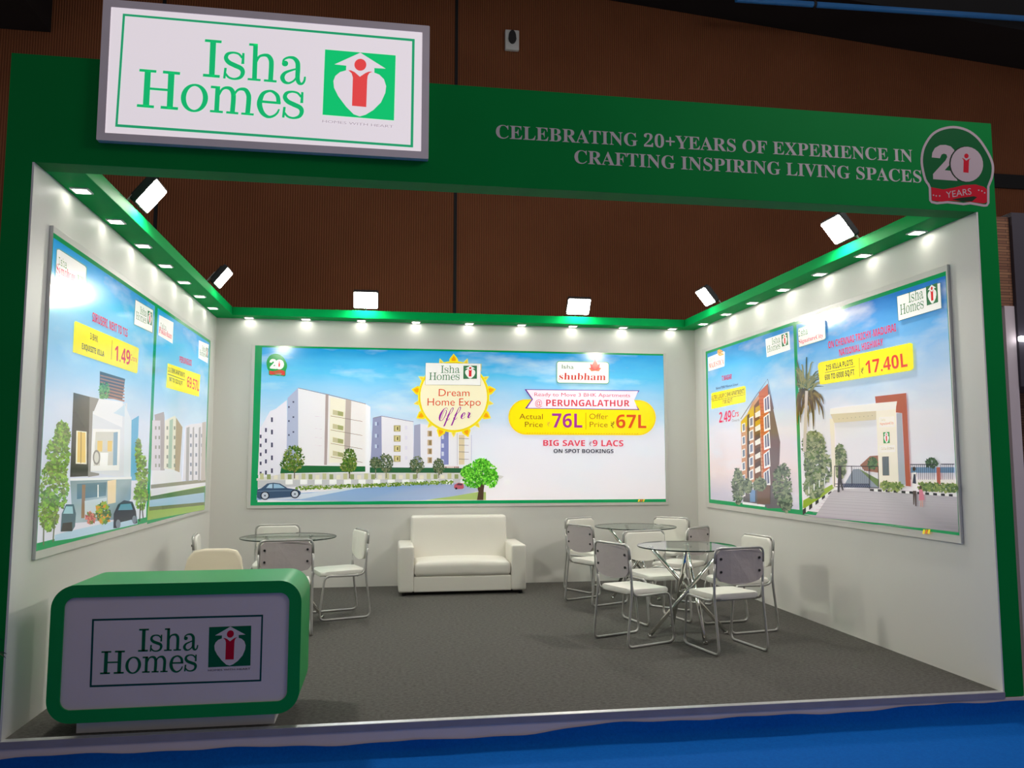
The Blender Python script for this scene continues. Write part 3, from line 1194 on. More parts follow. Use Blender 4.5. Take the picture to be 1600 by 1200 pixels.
# feature tree
sh.poly([(1235, 1008), (1250, 920), (1225, 830), (1190, 790), (1205, 780), (1250, 830), (1290, 800), (1310, 790), (1318, 800), (1305, 900), (1300, 1008)], k(88, 70, 54))
TG = [k(92, 190, 48), k(120, 208, 70), k(70, 156, 40), k(150, 218, 90), k(56, 130, 36), k(104, 176, 60)]
for j, (cx, cy, rx, ry) in enumerate(((1270, 720, 170, 130), (1200, 790, 110, 90), (1380, 780, 75, 95), (1280, 640, 90, 60), (1130, 720, 60, 60))):
    sh.leaves(cx, cy, rx, ry, 330, 15, TG, 90 + j)
sh.part('tree_picture', INK_GLOSS, pb)['label'] = 'bright green round tree with a forked trunk'
# cars
sh.crop(380, 590, 5.7125)
sh.poly([(122, 1070), (125, 1000), (165, 985), (215, 945), (270, 938), (330, 945), (395, 985), (490, 1000), (515, 1020), (512, 1042), (490, 1060), (150, 1085)], k(70, 92, 118))
sh.poly([(205, 985), (235, 952), (262, 948), (262, 988)], k(170, 196, 214))
sh.poly([(272, 988), (272, 948), (320, 952), (375, 985)], k(150, 182, 204))
sh.line([(130, 1015), (300, 1010), (500, 1008)], 5, k(120, 142, 164))
for cx in (195, 462):
    sh.ell(cx, 1053 - (cx > 300) * 14, 40, 38, k(40, 46, 60))
    sh.ell(cx, 1053 - (cx > 300) * 14, 30, 29, k(190, 196, 206))
    sh.ell(cx, 1053 - (cx > 300) * 14, 8, 8, k(90, 96, 110))
sh.part('car_picture', INK_GLOSS, pb)['label'] = 'blue-grey saloon car'
sh.crop(560, 630, 6.6667)
sh.poly([(995, 880), (1000, 848), (1040, 828), (1090, 835), (1100, 880), (1085, 892), (1010, 894)], k(184, 96, 110))
sh.poly([(1020, 852), (1040, 834), (1080, 838), (1080, 856)], k(90, 70, 84))
sh.ell(1018, 888, 12, 11, k(50, 46, 56))
sh.part('car_picture', INK_GLOSS, pb)['label'] = 'small red car'
# twenty-years badge (the same design, smaller)
sh.crop(380, 520, 4.138)
A = [sh.pt(150, 280), sh.pt(283, 282), sh.pt(153, 135)]
BM = lambda x, y: A[0] + (A[1] - A[0]) * ((x - 140) / 860) + (A[2] - A[0]) * ((1073 - y) / 945)
par0 = [None]


def bparts2(nm):
    o = sh.part(nm, INK_GLOSS, pb)
    if nm == 'badge_plate':
        par0[0] = o
    else:
        o.parent = par0[0]


badge(sh, BM, k(20, 160, 80), k(16, 158, 78), k(214, 70, 70), k(150, 160, 150), bparts2)
sh.poly(TWO, k(240, 240, 238), BM)
sh.ell(680, 575, 190, 206, k(240, 238, 238), BM)
sh.multi([EMB_HEAD, EMB_BODY], k(216, 60, 60), lambda x, y: BM(548 + (x - 548) * 0.37 + 126, 478 + (y - 310) * 0.40))
o = sh.part('numerals', INK_GLOSS, pb)
# sun seal
sh.crop(640, 545, 8)
cx, cy, R0 = 550, 600, 440
for i in range(18):
    a = 2 * PI * i / 18 - PI / 2
    big = i % 2 == 0
    L_, w_ = (108, 52) if big else (80, 26)
    d, nn = (math.cos(a), math.sin(a)), (-math.sin(a), math.cos(a))
    r0 = R0 - 10
    def pp(r, s):
        return (cx + d[0] * r + nn[0] * s, cy + d[1] * r + nn[1] * s)
    shp = [pp(r0, -w_), pp(r0 + L_ * .35, -w_ * 1.05), pp(r0 + L_ * .7, -w_ * .5), pp(r0 + L_, 0), pp(r0 + L_ * .7, w_ * .5), pp(r0 + L_ * .35, w_ * 1.05), pp(r0, w_)]
    sh.poly(shp, k(246, 214, 40) if big else k(240, 222, 110))
    sh.poly([pp(r0, -w_ * .5), pp(r0 + L_ * .4, -w_ * .5), pp(r0 + L_ * .75, 0), pp(r0 + L_ * .4, w_ * .5), pp(r0, w_ * .5)], k(236, 168, 20) if big else k(226, 200, 80))
    sh.part('sun_petal', INK_GLOSS, pb)
sh.ell(cx, cy, 446, 446, k(250, 226, 40), n=54)
sh.multi(ring(cx, cy, 432, 432, 424, 424, 0, 54), k(216, 186, 40))
sh.ell(cx, cy, 416, 416, k(240, 232, 200), n=54)
sh.part('seal_disc', INK_GLOSS, pb)
sh.poly([(192, 452), (200, 175), (890, 186), (886, 462)], k(120, 128, 120))
sh.poly([(196, 448), (203, 178), (887, 189), (883, 456)], CARD)
sh.part('logo_card', INK_GLOSS, pb)
logo(sh, (240, 398), (840, 392), (243, 212), LG, CARD, k(214, 50, 60))
sh.part('company_logo', INK_GLOSS, pb)
sh.text('Dream', (362, 592), (748, 594), (364, 503), k(206, 84, 64), 'sans')
sh.part('seal_lettering', INK_GLOSS, pb)
sh.text('Home Expo', (222, 710), (888, 712), (224, 618), k(206, 84, 64), 'sans')
sh.part('seal_lettering', INK_GLOSS, pb)
sh.text('Offer', (362, 905), (765, 865), (368, 745), k(150, 50, 160), 'script')
sh.part('seal_lettering', INK_GLOSS, pb)
# project card
sh.crop(790, 540, 6.1538)
rr = lambda x0, x1, y0, y1, r: rrect(x0, x1, y0, y1, r, 5)
sh.poly([(x, y + (x - 490) * 0.02) for x, y in rr(488, 993, 148, 362, 26)], k(110, 170, 130))
sh.poly([(x, y + (x - 490) * 0.02) for x, y in rr(494, 987, 155, 355, 22)], CARD)
sh.text('Isha', (538, 222), (652, 226), (540, 182), k(90, 120, 96), 'sans')
sh.text('shubham', (512, 328), (960, 334), (515, 262), k(196, 70, 62), 'serif')
LF = lambda c, s, o=0: [(c[0] + math.cos(o) * s * u - math.sin(o) * s * v, c[1] + math.sin(o) * s * u + math.cos(o) * s * v) for u, v in ((0, 0), (-.28, -.45), (0, -1), (.28, -.45))]
for o_, s_, cl in ((-1.15, 68, (236, 120, 80)), (1.15, 68, (236, 120, 80)), (-.6, 84, (226, 84, 80)), (.6, 84, (226, 84, 80)), (0, 112, (236, 100, 84))):
    sh.poly(LF((858, 243), s_, o_), k(*cl))
sh.part('project_card', INK_GLOSS, pb)
pl = [(x, y + (x - 700) * 0.006) for x, y in rrect(26, 1442, 520, 860, 169, 10)]
sh.poly(pl, k(238, 206, 30))
sh.poly([(x, y + (x - 700) * 0.006) for x, y in rrect(40, 1428, 532, 848, 157, 10)], YEL)
for i in range(44):
    x = 200 + i * 24.6
    sh.rect(x, 838 + i * 0.16, x + 14, 843 + i * 0.16, k(200, 170, 30))
sh.part('price_banner', INK_GLOSS, pb)
sh.poly([(180, 420), (1285, 433), (1222, 520), (1285, 620), (183, 606), (250, 516)], k(118, 66, 150))
sh.poly([(200, 427), (1272, 439), (1232, 524), (1268, 611), (205, 600), (262, 516)], k(240, 226, 236))
sh.text('Ready to Move 3 BHK Apartments', (276, 487), (1195, 496), (276, 452), k(196, 80, 96))
sh.text('@', (283, 578), (350, 579), (283, 522), k(206, 76, 86))
sh.text('PERUNGALATHUR', (388, 582), (1190, 586), (388, 520), k(206, 76, 86), 'bold')
sh.part('ribbon_banner', INK_GLOSS, pb)
sh.text('Actual', (130, 706), (356, 708), (130, 655), k(150, 110, 30))
sh.text('Price', (184, 783), (356, 784), (184, 732), k(150, 110, 30))
sh.part('price_lettering', INK_GLOSS, pb)
sh.text('₹', (398, 778), (424, 778), (398, 735), k(190, 160, 80))
sh.text('76L', (444, 787), (735, 789), (444, 652), k(168, 62, 150), 'bold')
sh.part('price_lettering', INK_GLOSS, pb)
sh.rect(766, 645, 772, 808, k(190, 150, 20))
sh.part('divider_line', INK_GLOSS, pb)
sh.text('Offer', (802, 706), (985, 707), (802, 655), k(170, 130, 30))
sh.text('Price', (806, 784), (980, 785), (806, 732), k(170, 130, 30))
sh.part('price_lettering', INK_GLOSS, pb)
sh.text('₹', (1008, 792), (1046, 792), (1008, 735), k(120, 90, 30))
sh.text('67L', (1060, 792), (1350, 794), (1060, 664), k(214, 88, 34), 'bold')
sh.part('price_lettering', INK_GLOSS, pb)
sh.text('BIG SAVE', (360, 964), (762, 966), (360, 908), k(212, 74, 92), 'bold')
sh.text('₹', (800, 966), (826, 966), (800, 924), k(150, 90, 100))
sh.text('9 LACS', (835, 967), (1130, 969), (835, 908), k(212, 74, 92), 'bold')
sh.text('ON SPOT BOOKINGS', (460, 1032), (1035, 1034), (460, 994), k(60, 58, 66), 'bold')
sh.part('saving_lettering', INK_GLOSS, pb)
sh.crop(700, 520, 4.138)
for x in (1225, 1240, 1255):
    sh.poly([(x, 1092), (x + 6, 1076), (x + 16, 1076), (x + 10, 1092)], k(238, 200, 60) if x != 1240 else k(214, 110, 60))
sh.part('border_chevron', INK_GLOSS, pb)

# ---- left wall
pl_ = board('left-wall poster board showing a villa and apartment towers with yellow price tags', 0, 0.255, 4.95, 0.925, 2.905, 0.0, 1)
sh = Sheet(0, 0.0225, 1)
sky_l = sky_mat('printed_sky_left', [(0.0, k(214, 212, 222)), (0.42, k(206, 214, 228)), (0.62, k(160, 198, 224)), (0.84, k(92, 186, 226)), (1.0, k(0, 150, 212))], k(206, 222, 234), 1.4)
sky(sh, 'sky_print', [(83.5, 364), (243, 473), (231, 817), (56.5, 859.5)], sky_l, pl_, GREEN, (0.004, 0.035, 0.030, 0.045))
sky(sh, 'sky_print', [(243, 473), (329, 533), (319.5, 796), (231, 817)], sky_l, pl_, GREEN, (0.05, 0.05, 0.030, 0.045))
sh.crop(60, 540, 3.75)
sh.poly([(95, 1110), (190, 1085), (440, 1030), (580, 1000), (580, 1045), (200, 1130), (95, 1145)], k(176, 200, 216))
sh.part('driveway_picture', INK_GLOSS, pl_)
# villa
sh.poly([(360, 150), (508, 195), (492, 318), (358, 305)], k(92, 96, 104))
for i in range(7):
    y = 170 + i * 19
    sh.poly([(362, y), (505, y + 36), (503, y + 45), (362, y + 9)], k(168, 124, 108))
sh.leaves(385, 265, 30, 55, 120, 9, [k(96, 150, 96), k(120, 170, 110), k(70, 120, 80)], 5)
sh.poly([(205, 275), (300, 300), (295, 765), (185, 770)], [k(90, 92, 88), k(110, 106, 100), k(60, 54, 50), k(50, 46, 44)])
sh.poly([(300, 300), (358, 312), (355, 760), (290, 770)], k(150, 146, 142))
sh.poly([(222, 498), (282, 505), (282, 695), (218, 692)], k(236, 230, 210))
sh.poly([(230, 505), (276, 510), (276, 686), (226, 684)], k(226, 196, 120))
sh.line([(250, 505), (248, 690)], 5, k(170, 140, 90))
sh.poly([(318, 385), (520, 335), (505, 760), (470, 770), (305, 740)], k(214, 216, 222))
sh.poly([(355, 310), (495, 330), (490, 480), (318, 400)], k(226, 226, 230))
sh.poly([(440, 395), (512, 340), (512, 420)], k(196, 212, 224))
sh.poly([(318, 488), (478, 492), (472, 730), (305, 735)], k(236, 234, 232))
sh.poly([(335, 505), (465, 505), (460, 700), (322, 705)], k(206, 204, 196))
sh.poly([(345, 558), (375, 558), (373, 620), (344, 622)], k(226, 196, 120))
sh.poly([(405, 558), (432, 558), (430, 620), (404, 620)], k(226, 196, 120))
sh.multi(ring(340, 655, 22, 44, 14, 32, 0, 20), k(150, 146, 140))
sh.poly([(362, 628), (408, 628), (404, 704), (360, 704)], k(238, 238, 236))
sh.poly([(440, 510), (465, 505), (460, 700), (436, 702)], k(140, 170, 190))
sh.poly([(540, 440), (588, 410), (575, 790), (530, 790)], k(108, 176, 208))
sh.poly([(505, 345), (545, 440), (540, 780), (500, 765)], k(216, 222, 228))
sh.poly([(185, 785), (545, 775), (540, 900), (440, 1020), (200, 1040)], [k(130, 150, 156), k(150, 170, 176), k(130, 160, 176), k(120, 140, 150), k(170, 186, 192)])
sh.poly([(225, 810), (400, 800), (395, 880), (225, 900)], k(92, 126, 140))
sh.poly([(255, 815), (275, 815), (270, 1010), (250, 1012)], k(150, 120, 90))
sh.poly([(404, 792), (455, 785), (452, 920), (404, 930)], k(226, 206, 170))
sh.poly([(270, 910), (400, 890), (400, 990), (270, 1020)], k(196, 206, 210))
sh.line([(185, 785), (545, 775)], 14, k(226, 228, 230))
sh.poly([(345, 815), (352, 815), (352, 890), (345, 890)], k(226, 228, 224))
sh.part('villa_picture', INK_GLOSS, pl_)
LGN = [k(120, 160, 60), k(150, 186, 80), k(96, 130, 50), k(110, 126, 70), k(134, 150, 84)]
for j, (cxx, cyy, rx, ry) in enumerate(((140, 520, 42, 75), (110, 660, 68, 130), (90, 830, 85, 150), (60, 970, 55, 120))):
    sh.leaves(cxx, cyy, rx, ry, 330, 14, LGN, 120 + j)
sh.line([(28, 1170), (30, 1050)], 7, k(110, 116, 90))
sh.line([(84, 1150), (96, 1000)], 7, k(110, 116, 90))
sh.part('tree_picture', INK_GLOSS, pl_)
for j, (cxx, cyy, rx, ry) in enumerate(((585, 620, 14, 70), (605, 760, 32, 130), (600, 880, 38, 80))):
    sh.leaves(cxx, cyy, rx, ry, 200, 12, LGN, 140 + j)
sh.line([(592, 1030), (596, 930)], 6, k(70, 80, 60))
sh.line([(612, 1010), (606, 930)], 6, k(70, 80, 60))
sh.part('tree_picture', INK_GLOSS, pl_)
sh.leaves(305, 1010, 28, 35, 90, 11, [k(206, 130, 120), k(176, 90, 90), k(120, 130, 70)], 151)
sh.leaves(380, 980, 40, 60, 140, 14, [k(96, 140, 70), k(150, 170, 60), k(206, 150, 50), k(70, 110, 60)], 152)
sh.part('flower_bed_picture', INK_GLOSS, pl_)
sh.poly([(438, 1070), (440, 985), (465, 930), (500, 906), (550, 915), (570, 970), (578, 1040), (560, 1045), (545, 1020), (480, 1035), (470, 1070)], k(24, 40, 62))
sh.poly([(465, 965), (480, 930), (540, 925), (552, 962)], k(96, 150, 170))
sh.ell(466, 1045, 14, 26, k(120, 130, 146))
sh.ell(560, 1020, 12, 24, k(120, 130, 146))
sh.part('car_picture', INK_GLOSS, pl_)['label'] = 'dark blue car'
sh.poly([(128, 1090), (135, 985), (160, 930), (205, 930), (218, 985), (212, 1060), (195, 1088)], k(84, 110, 120))
sh.poly([(142, 985), (160, 942), (198, 942), (202, 985)], k(160, 196, 204))
sh.poly([(132, 1088), (140, 1040), (196, 1034), (196, 1086)], k(60, 58, 56))
sh.part('car_picture', INK_GLOSS, pl_)['label'] = 'grey-green car seen from behind'
# left cards and tag
sh.crop(60, 360, 6)
sh.poly([(150, 480), (165, 172), (190, 170), (440, 330), (452, 350), (440, 610), (420, 612), (160, 480)], k(120, 168, 160))
sh.poly([(158, 470), (172, 182), (190, 180), (434, 338), (445, 356), (434, 600), (415, 600), (165, 470)], CARD)
sh.text('Isha', (185, 318), (262, 362), (186, 245), k(110, 150, 110), 'slim')
sh.text('Symphony', (165, 395), (345, 480), (167, 310), PINK, 'serif')
sh.text('Villa', (362, 490), (434, 522), (363, 415), k(90, 150, 90), 'serif')
sh.part('project_card', INK_GLOSS, pl_)
sh.poly([(892, 882), (905, 645), (1076, 745), (1068, 965)], k(120, 150, 140))
sh.poly([(896, 878), (908, 652), (1072, 750), (1064, 957)], CARD)
logo(sh, (912, 835), (1060, 905), (915, 690), LG, CARD, RED)
sh.part('logo_card', INK_GLOSS, pl_)
sh.text('SIRUSERI, NEXT TO TCS', (503, 850), (832, 1002), (505, 765), PINK, 'bold')
sh.part('location_lettering', INK_GLOSS, pl_)
sh.poly([(320, 1140), (333, 862), (345, 850), (930, 1100), (938, 1112), (925, 1330), (915, 1340)], YEL)
sh.text('3 BHK', (482, 1018), (553, 1050), (482, 958), INKD, 'bold')
sh.text('EXQUISITE VILLA', (405, 1110), (612, 1185), (405, 1055), INKD, 'bold')
sh.line([(688, 1030), (680, 1210)], 4, k(150, 130, 20))
sh.text('1.49', (712, 1215), (855, 1262), (716, 1075), RED, 'bold')
sh.text('Crore', (858, 1215), (918, 1236), (858, 1160), RED)
sh.part('price_tag', INK_GLOSS, pl_)
# right half of the left board
sh.crop(220, 480, 3.3333)
sh.poly([(50, 950), (330, 905), (330, 1055), (32, 1110), (34, 1050)], k(150, 176, 90))
sh.poly([(46, 985), (330, 935), (330, 965), (46, 1020)], k(92, 124, 74))
sh.poly([(44, 1005), (330, 965), (330, 1015), (42, 1040)], k(160, 186, 206))
sh.poly([(42, 1040), (330, 1015), (330, 1030), (42, 1060)], k(110, 120, 76))
sh.part('lawn_picture', INK_GLOSS, pl_)
sh.poly([(50, 945), (60, 840), (120, 830), (200, 840), (215, 910), (335, 900), (335, 930), (50, 985)], k(220, 218, 222))
sh.poly([(50, 925), (335, 895), (335, 912), (50, 945)], k(150, 146, 130))
sh.poly([(52, 850), (58, 590), (122, 570), (118, 850)], k(206, 200, 206))
sh.poly([(70, 560), (118, 545), (122, 572), (122, 850), (100, 850), (100, 590), (72, 590)], k(170, 160, 160))
sh.poly([(118, 840), (124, 590), (175, 565), (205, 610), (190, 850)], k(222, 216, 204))
sh.poly([(175, 850), (182, 575), (215, 625), (200, 860)], k(176, 158, 136))
sh.poly([(148, 590), (166, 580), (158, 840), (140, 840)], k(176, 190, 176))
for y in (620, 670, 720, 770, 815):
    for x in (72, 90, 132, 170):
        sh.rect(x, y, x + 8, y + 18, k(150, 150, 140))
sh.poly([(215, 900), (230, 620), (258, 610), (335, 600), (332, 900)], k(216, 212, 218))
for x, w_ in ((236, 16), (268, 8), (300, 10)):
    sh.poly([(x - 4, 905), (x, 628), (x + w_, 622), (x + w_ - 4, 905)], k(170, 166, 170))
for y in (660, 710, 760, 810, 855):
    for x in (254, 282, 312):
        sh.rect(x, y, x + 9, y + 18, k(140, 144, 160))
sh.poly([(310, 905), (318, 600), (338, 596), (335, 900)], k(190, 180, 176))
sh.part('apartment_picture', INK_GLOSS, pl_)
sh.poly([(88, 145), (93, 40), (168, 80), (163, 190)], CARD)
sh.text('Isha', (100, 108), (130, 122), (100, 80), k(150, 160, 150), 'slim')
sh.text('Pokkisham', (92, 132), (158, 166), (94, 100), PINK, 'serif')
sh.part('project_card', INK_GLOSS, pl_)
sh.poly([(298, 265), (300, 172), (352, 195), (346, 292)], CARD)
logo(sh, (304, 250), (348, 268), (306, 194), LG, CARD, RED)
sh.part('logo_card', INK_GLOSS, pl_)
sh.text('PERUNGUDI', (200, 286), (263, 306), (200, 254), PINK, 'bold')
sh.part('location_lettering', INK_GLOSS, pl_)
sh.poly([(130, 418), (138, 292), (308, 352), (300, 466)], YEL)
sh.text('2 & 3 BHK APARTMENTS', (140, 335), (226, 366), (141, 310), INKD, 'bold')
sh.line([(138, 348), (226, 380)], 3, INKD)
sh.text('947 TO 1223 SQ.FT', (146, 384), (215, 408), (146, 362), INKD, 'bold')
sh.text('69.57L', (238, 414), (300, 438), (240, 358), RED, 'bold')
sh.part('price_tag', INK_GLOSS, pl_)

# ---- right wall
pr = board('right-wall poster board showing a slim brick tower and a gated entrance', 0, 0.29, 4.84, 0.92, 2.905, W, -1)
sh = Sheet(0, W - 0.0225, -1)
sky_r1 = sky_mat('printed_sky_sunset', [(0.0, k(196, 190, 204)), (0.18, k(222, 206, 208)), (0.42, k(216, 212, 222)), (0.62, k(176, 202, 226)), (0.82, k(110, 184, 226)), (1.0, k(10, 130, 196))], k(214, 218, 228), 1.4)
sky_r2 = sky_mat('printed_sky_bright', [(0.0, k(226, 218, 222)), (0.45, k(216, 214, 220)), (0.62, k(180, 200, 222)), (0.82, k(100, 170, 222)), (1.0, k(10, 112, 186))], k(220, 222, 230), 1.8)
sky(sh, 'sky_print', [(1102, 549.5), (1241, 503), (1252.5, 802), (1108.5, 787.5)], sky_r1, pr, GREEN, (0.05, 0.030, 0.032, 0.045))
sky(sh, 'sky_print', [(1241, 503), (1477, 424.5), (1500, 840.5), (1252.5, 802)], sky_r2, pr, GREEN, (0.030, 0.004, 0.032, 0.045))
sh.crop(1090, 510, 3.871)
# brick tower
sh.poly([(275, 1065), (280, 960), (450, 960), (500, 830), (550, 1100), (420, 1100), (410, 1090)], k(110, 104, 110))
sh.poly([(262, 575), (300, 530), (330, 460), (425, 345), (440, 960), (270, 950)], k(196, 150, 122))
sh.poly([(370, 400), (425, 345), (440, 960), (400, 965)], k(196, 112, 74))
for i in range(24):
    y = 420 + i * 22
    sh.line([(368, y + 4), (436, y)], 3, k(176, 92, 60))
sh.poly([(425, 345), (500, 700), (495, 830), (460, 960), (438, 960)], k(120, 104, 106))
sh.poly([(262, 580), (300, 535), (300, 600), (262, 640)], k(206, 176, 70))
sh.poly([(305, 520), (340, 478), (342, 545), (305, 580)], k(206, 176, 70))
sh.poly([(300, 540), (314, 525), (318, 950), (300, 950)], k(92, 80, 80))
sh.poly([(342, 480), (372, 440), (388, 960), (345, 960)], k(120, 86, 70))
for i in range(6):
    y = 590 + i * 78
    sh.poly([(268, y), (288, y - 8), (290, y + 46), (269, y + 52)], k(226, 222, 222))
    sh.poly([(273, y + 4), (285, y - 1), (286, y + 38), (274, y + 44)], k(120, 130, 150))
for i in range(6):
    y = 555 + i * 80
    sh.poly([(312, y), (338, y - 14), (340, y + 50), (313, y + 58)], k(230, 226, 226))
    sh.poly([(318, y + 4), (333, y - 4), (334, y + 40), (319, y + 48)], k(130, 136, 156))
for i in range(5):
    y = 500 + i * 84
    sh.poly([(348, y + 24), (380, y + 6), (382, y + 40), (350, y + 54)], k(226, 220, 214))
    sh.poly([(350, y - 8), (378, y - 26), (380, y + 6), (350, y + 24)], k(196, 160, 60) if i < 2 else k(96, 74, 66))
for i in range(5):
    y = 425 + i * 112
    sh.poly([(400, y + 12), (436, y - 16), (442, y + 86), (404, y + 100)], k(232, 228, 230))
    sh.poly([(407, y + 14), (430, y - 4), (436, y + 74), (410, y + 86)], k(110, 116, 140))
    sh.line([(418, y), (422, y + 84)], 4, k(226, 222, 226))
sh.line([(262, 560), (330, 456), (425, 318), (460, 500)], 4, k(110, 106, 116))
sh.poly([(275, 1060), (410, 1080), (408, 1092), (272, 1075)], k(226, 224, 226))
sh.rect(318, 990, 350, 1062, k(120, 150, 186))
sh.rect(362, 960, 440, 1075, k(120, 96, 88))
sh.part('tower_picture', INK_GLOSS, pr)
BG = [k(96, 110, 96), k(120, 134, 112), k(74, 88, 76), k(140, 150, 124)]
for j, (cxx, cyy, rx, ry) in enumerate(((245, 970, 32, 110), (515, 960, 58, 130), (540, 1060, 30, 60), (300, 965, 26, 40), (380, 955, 34, 36))):
    sh.leaves(cxx, cyy, rx, ry, 240, 13, BG, 200 + j)
sh.part('tree_picture', INK_GLOSS, pr)
sh.poly([(66, 272), (64, 188), (160, 150), (166, 155), (164, 238), (160, 242)], CARD)
sh.text('Isha', (74, 212), (108, 202), (74, 192), k(170, 180, 170), 'slim')
sh.text('MAJESTICA', (70, 254), (160, 226), (70, 226), k(214, 90, 90), 'serif')
sh.leaves(138, 158, 15, 20, 26, 9, [k(226, 180, 110), k(206, 150, 90)], 211)
sh.part('project_card', INK_GLOSS, pr)
sh.poly([(420, 187), (412, 78), (556, 30), (562, 140)], CARD)
logo(sh, (424, 162), (550, 118), (420, 84), LG, CARD, RED)
sh.part('logo_card', INK_GLOSS, pr)
sh.text('T.NAGAR', (148, 330), (208, 318), (148, 300), PINK, 'bold')
sh.part('location_lettering', INK_GLOSS, pr)
sh.text('Behind PSBB Millenium School', (113, 382), (246, 356), (113, 368), k(70, 70, 110))
sh.part('location_lettering', INK_GLOSS, pr)
sh.poly([(85, 500), (84, 408), (92, 402), (284, 360), (292, 366), (292, 452), (286, 458)], YEL)
sh.text('ULTRA LUXURY 2 BHK APARTMENTS', (86, 446), (286, 404), (86, 420), k(110, 90, 20), 'bold')
sh.line([(88, 452), (288, 412)], 3, k(110, 100, 30))
sh.text('1100 SQ.FT', (150, 470), (212, 458), (150, 446), k(110, 90, 20), 'bold')
sh.part('price_tag', INK_GLOSS, pr)
sh.text('2.49', (132, 583), (204, 572), (132, 520), PINK, 'bold')
sh.text('Crs', (208, 550), (250, 543), (208, 510), PINK)
sh.text('Onwards', (210, 578), (255, 572), (210, 562), k(150, 150, 160))
sh.part('price_lettering', INK_GLOSS, pr)
# gate picture
sh.crop(1230, 600, 4.6143)
sh.poly([(200, 960), (330, 765), (620, 745), (1228, 800), (1240, 1070), (700, 1005), (115, 935)], [k(186, 178, 184), k(192, 184, 188), k(196, 190, 194), k(190, 184, 188), k(140, 136, 142), k(184, 176, 182), k(180, 172, 178)])
for i in range(14):
    t = (i / 13) ** 1.7
    y = 790 + t * 190
    sh.line([(330 - 190 * t, y - 22 * (1 - t) - 18 * t * 0), (1232, y + 62 * (0.3 + t * 0.9))], 2, k(170, 162, 168))
sh.part('paving_picture', INK_GLOSS, pr)
sh.poly([(115, 895), (118, 840), (325, 725), (345, 745), (150, 895)], k(150, 172, 50))
for i in range(10):
    t0, t1 = i / 10, (i + 1) / 10
    A0 = (115 + 230 * t0, 905 - 150 * t0)
    A1 = (115 + 230 * t1, 905 - 150 * t1)
    sh.poly([A0, A1, (A1[0], A1[1] + 32 * (1 - t1) + 8), (A0[0], A0[1] + 32 * (1 - t0) + 8)], k(50, 50, 50) if i % 2 == 0 else k(226, 224, 222))
sh.part('kerb_picture', INK_GLOSS, pr)
for i in range(22):
    x0, x1 = 600 + i * 28.5, 600 + (i + 1) * 28.5
    y = lambda x: 755 + (x - 600) * 0.066
    sh.poly([(x0, y(x0)), (x1, y(x1)), (x1, y(x1) + 17), (x0, y(x0) + 16)], k(226, 222, 220) if i % 2 else k(54, 52, 54))
sh.part('kerb_picture', INK_GLOSS, pr)
# road behind the gate
sh.poly([(405, 745), (480, 615), (520, 612), (668, 745)], k(140, 148, 160))
sh.poly([(520, 610), (665, 690), (665, 740), (655, 740)], k(110, 130, 80))
sh.poly([(530, 585), (600, 520), (662, 515), (664, 640), (560, 625)], k(150, 104, 84))
sh.leaves(620, 570, 34, 40, 90, 12, [k(96, 124, 80), k(70, 96, 60)], 240)
sh.part('street_picture', INK_GLOSS, pr)
PG = [k(110, 124, 96), k(140, 150, 118), k(84, 98, 76), k(96, 120, 70), k(160, 164, 130)]
for j, (cxx, cyy, rx, ry) in enumerate(((195, 450, 80, 110), (228, 600, 100, 140), (195, 740, 68, 80), (385, 560, 40, 120))):
    sh.leaves(cxx, cyy, rx, ry, 420, 17, PG, 250 + j)
for i in range(4):
    x = 160 + i * 38
    sh.line([(x, 790 - i * 22), (x, 740 - i * 22)], 6, k(226, 226, 224))
sh.part('shrub_picture', INK_GLOSS, pr)
# palms
sh.crop(1230, 420, 5.4556)
rg = random.Random(9)
for i in range(46):
    a = rg.uniform(-2.9, -0.25)
    L_ = rg.uniform(110, 290)
    x0, y0 = 150 + rg.uniform(-40, 60), 1010 + rg.uniform(-40, 60)
    q = [(x0, y0), (max(90, x0 + math.cos(a) * L_ * .55), y0 + math.sin(a) * L_ * .75), (max(86, x0 + math.cos(a) * L_), y0 + math.sin(a) * L_ * .8)]
    sh.multi(stroke(q, [14, 10, 2], 3), rg.choice([k(96, 112, 84), k(120, 130, 100), k(76, 92, 66), k(140, 140, 100)]))
for i in range(46):
    a = rg.uniform(0.1, 2.6)
    L_ = rg.uniform(80, 300)
    x0, y0 = 190 + rg.uniform(-90, 60), 1040 + rg.uniform(-20, 60)
    q = [(x0, y0), (max(92, x0 + math.cos(a) * L_ * .4), y0 + math.sin(a) * L_ * .5), (max(96, x0 + math.cos(a) * L_ * .5), y0 + math.sin(a) * L_)]
    sh.multi(stroke(q, [18, 16, 4], 3), rg.choice([k(120, 106, 56), k(96, 84, 44), k(136, 120, 60), k(80, 70, 40)]))
sh.poly([(160, 1040), (185, 1040), (168, 1560), (140, 1560)], k(196, 186, 176))
sh.part('palm_picture', INK_GLOSS, pr)
sh.crop(1230, 600, 4.6143)
# gate portal
sh.poly([(640, 90), (865, 65), (898, 738), (862, 735), (835, 210), (790, 205), (795, 125), (645, 138)], k(176, 96, 78))
sh.poly([(795, 210), (832, 210), (862, 725), (808, 735)], k(170, 174, 184))
sh.poly([(313, 250), (345, 250), (358, 745), (335, 745)], k(224, 214, 200))
sh.poly([(318, 215), (650, 190), (648, 258), (345, 280)], k(206, 194, 172))
for i in range(9):
    sh.ell(380 + i * 30, 252 - i * 3, 3, 3, k(150, 140, 120), n=6)
sh.poly([(318, 178), (640, 140), (800, 125), (790, 180), (640, 195), (315, 218)], k(230, 224, 218))
sh.poly([(648, 195), (790, 180), (812, 735), (672, 745)], k(232, 222, 208))
sh.poly([(668, 240), (780, 232), (783, 308), (670, 312)], k(240, 232, 222))
sh.text('Isha', (682, 268), (716, 266), (682, 250), k(150, 160, 150), 'slim')
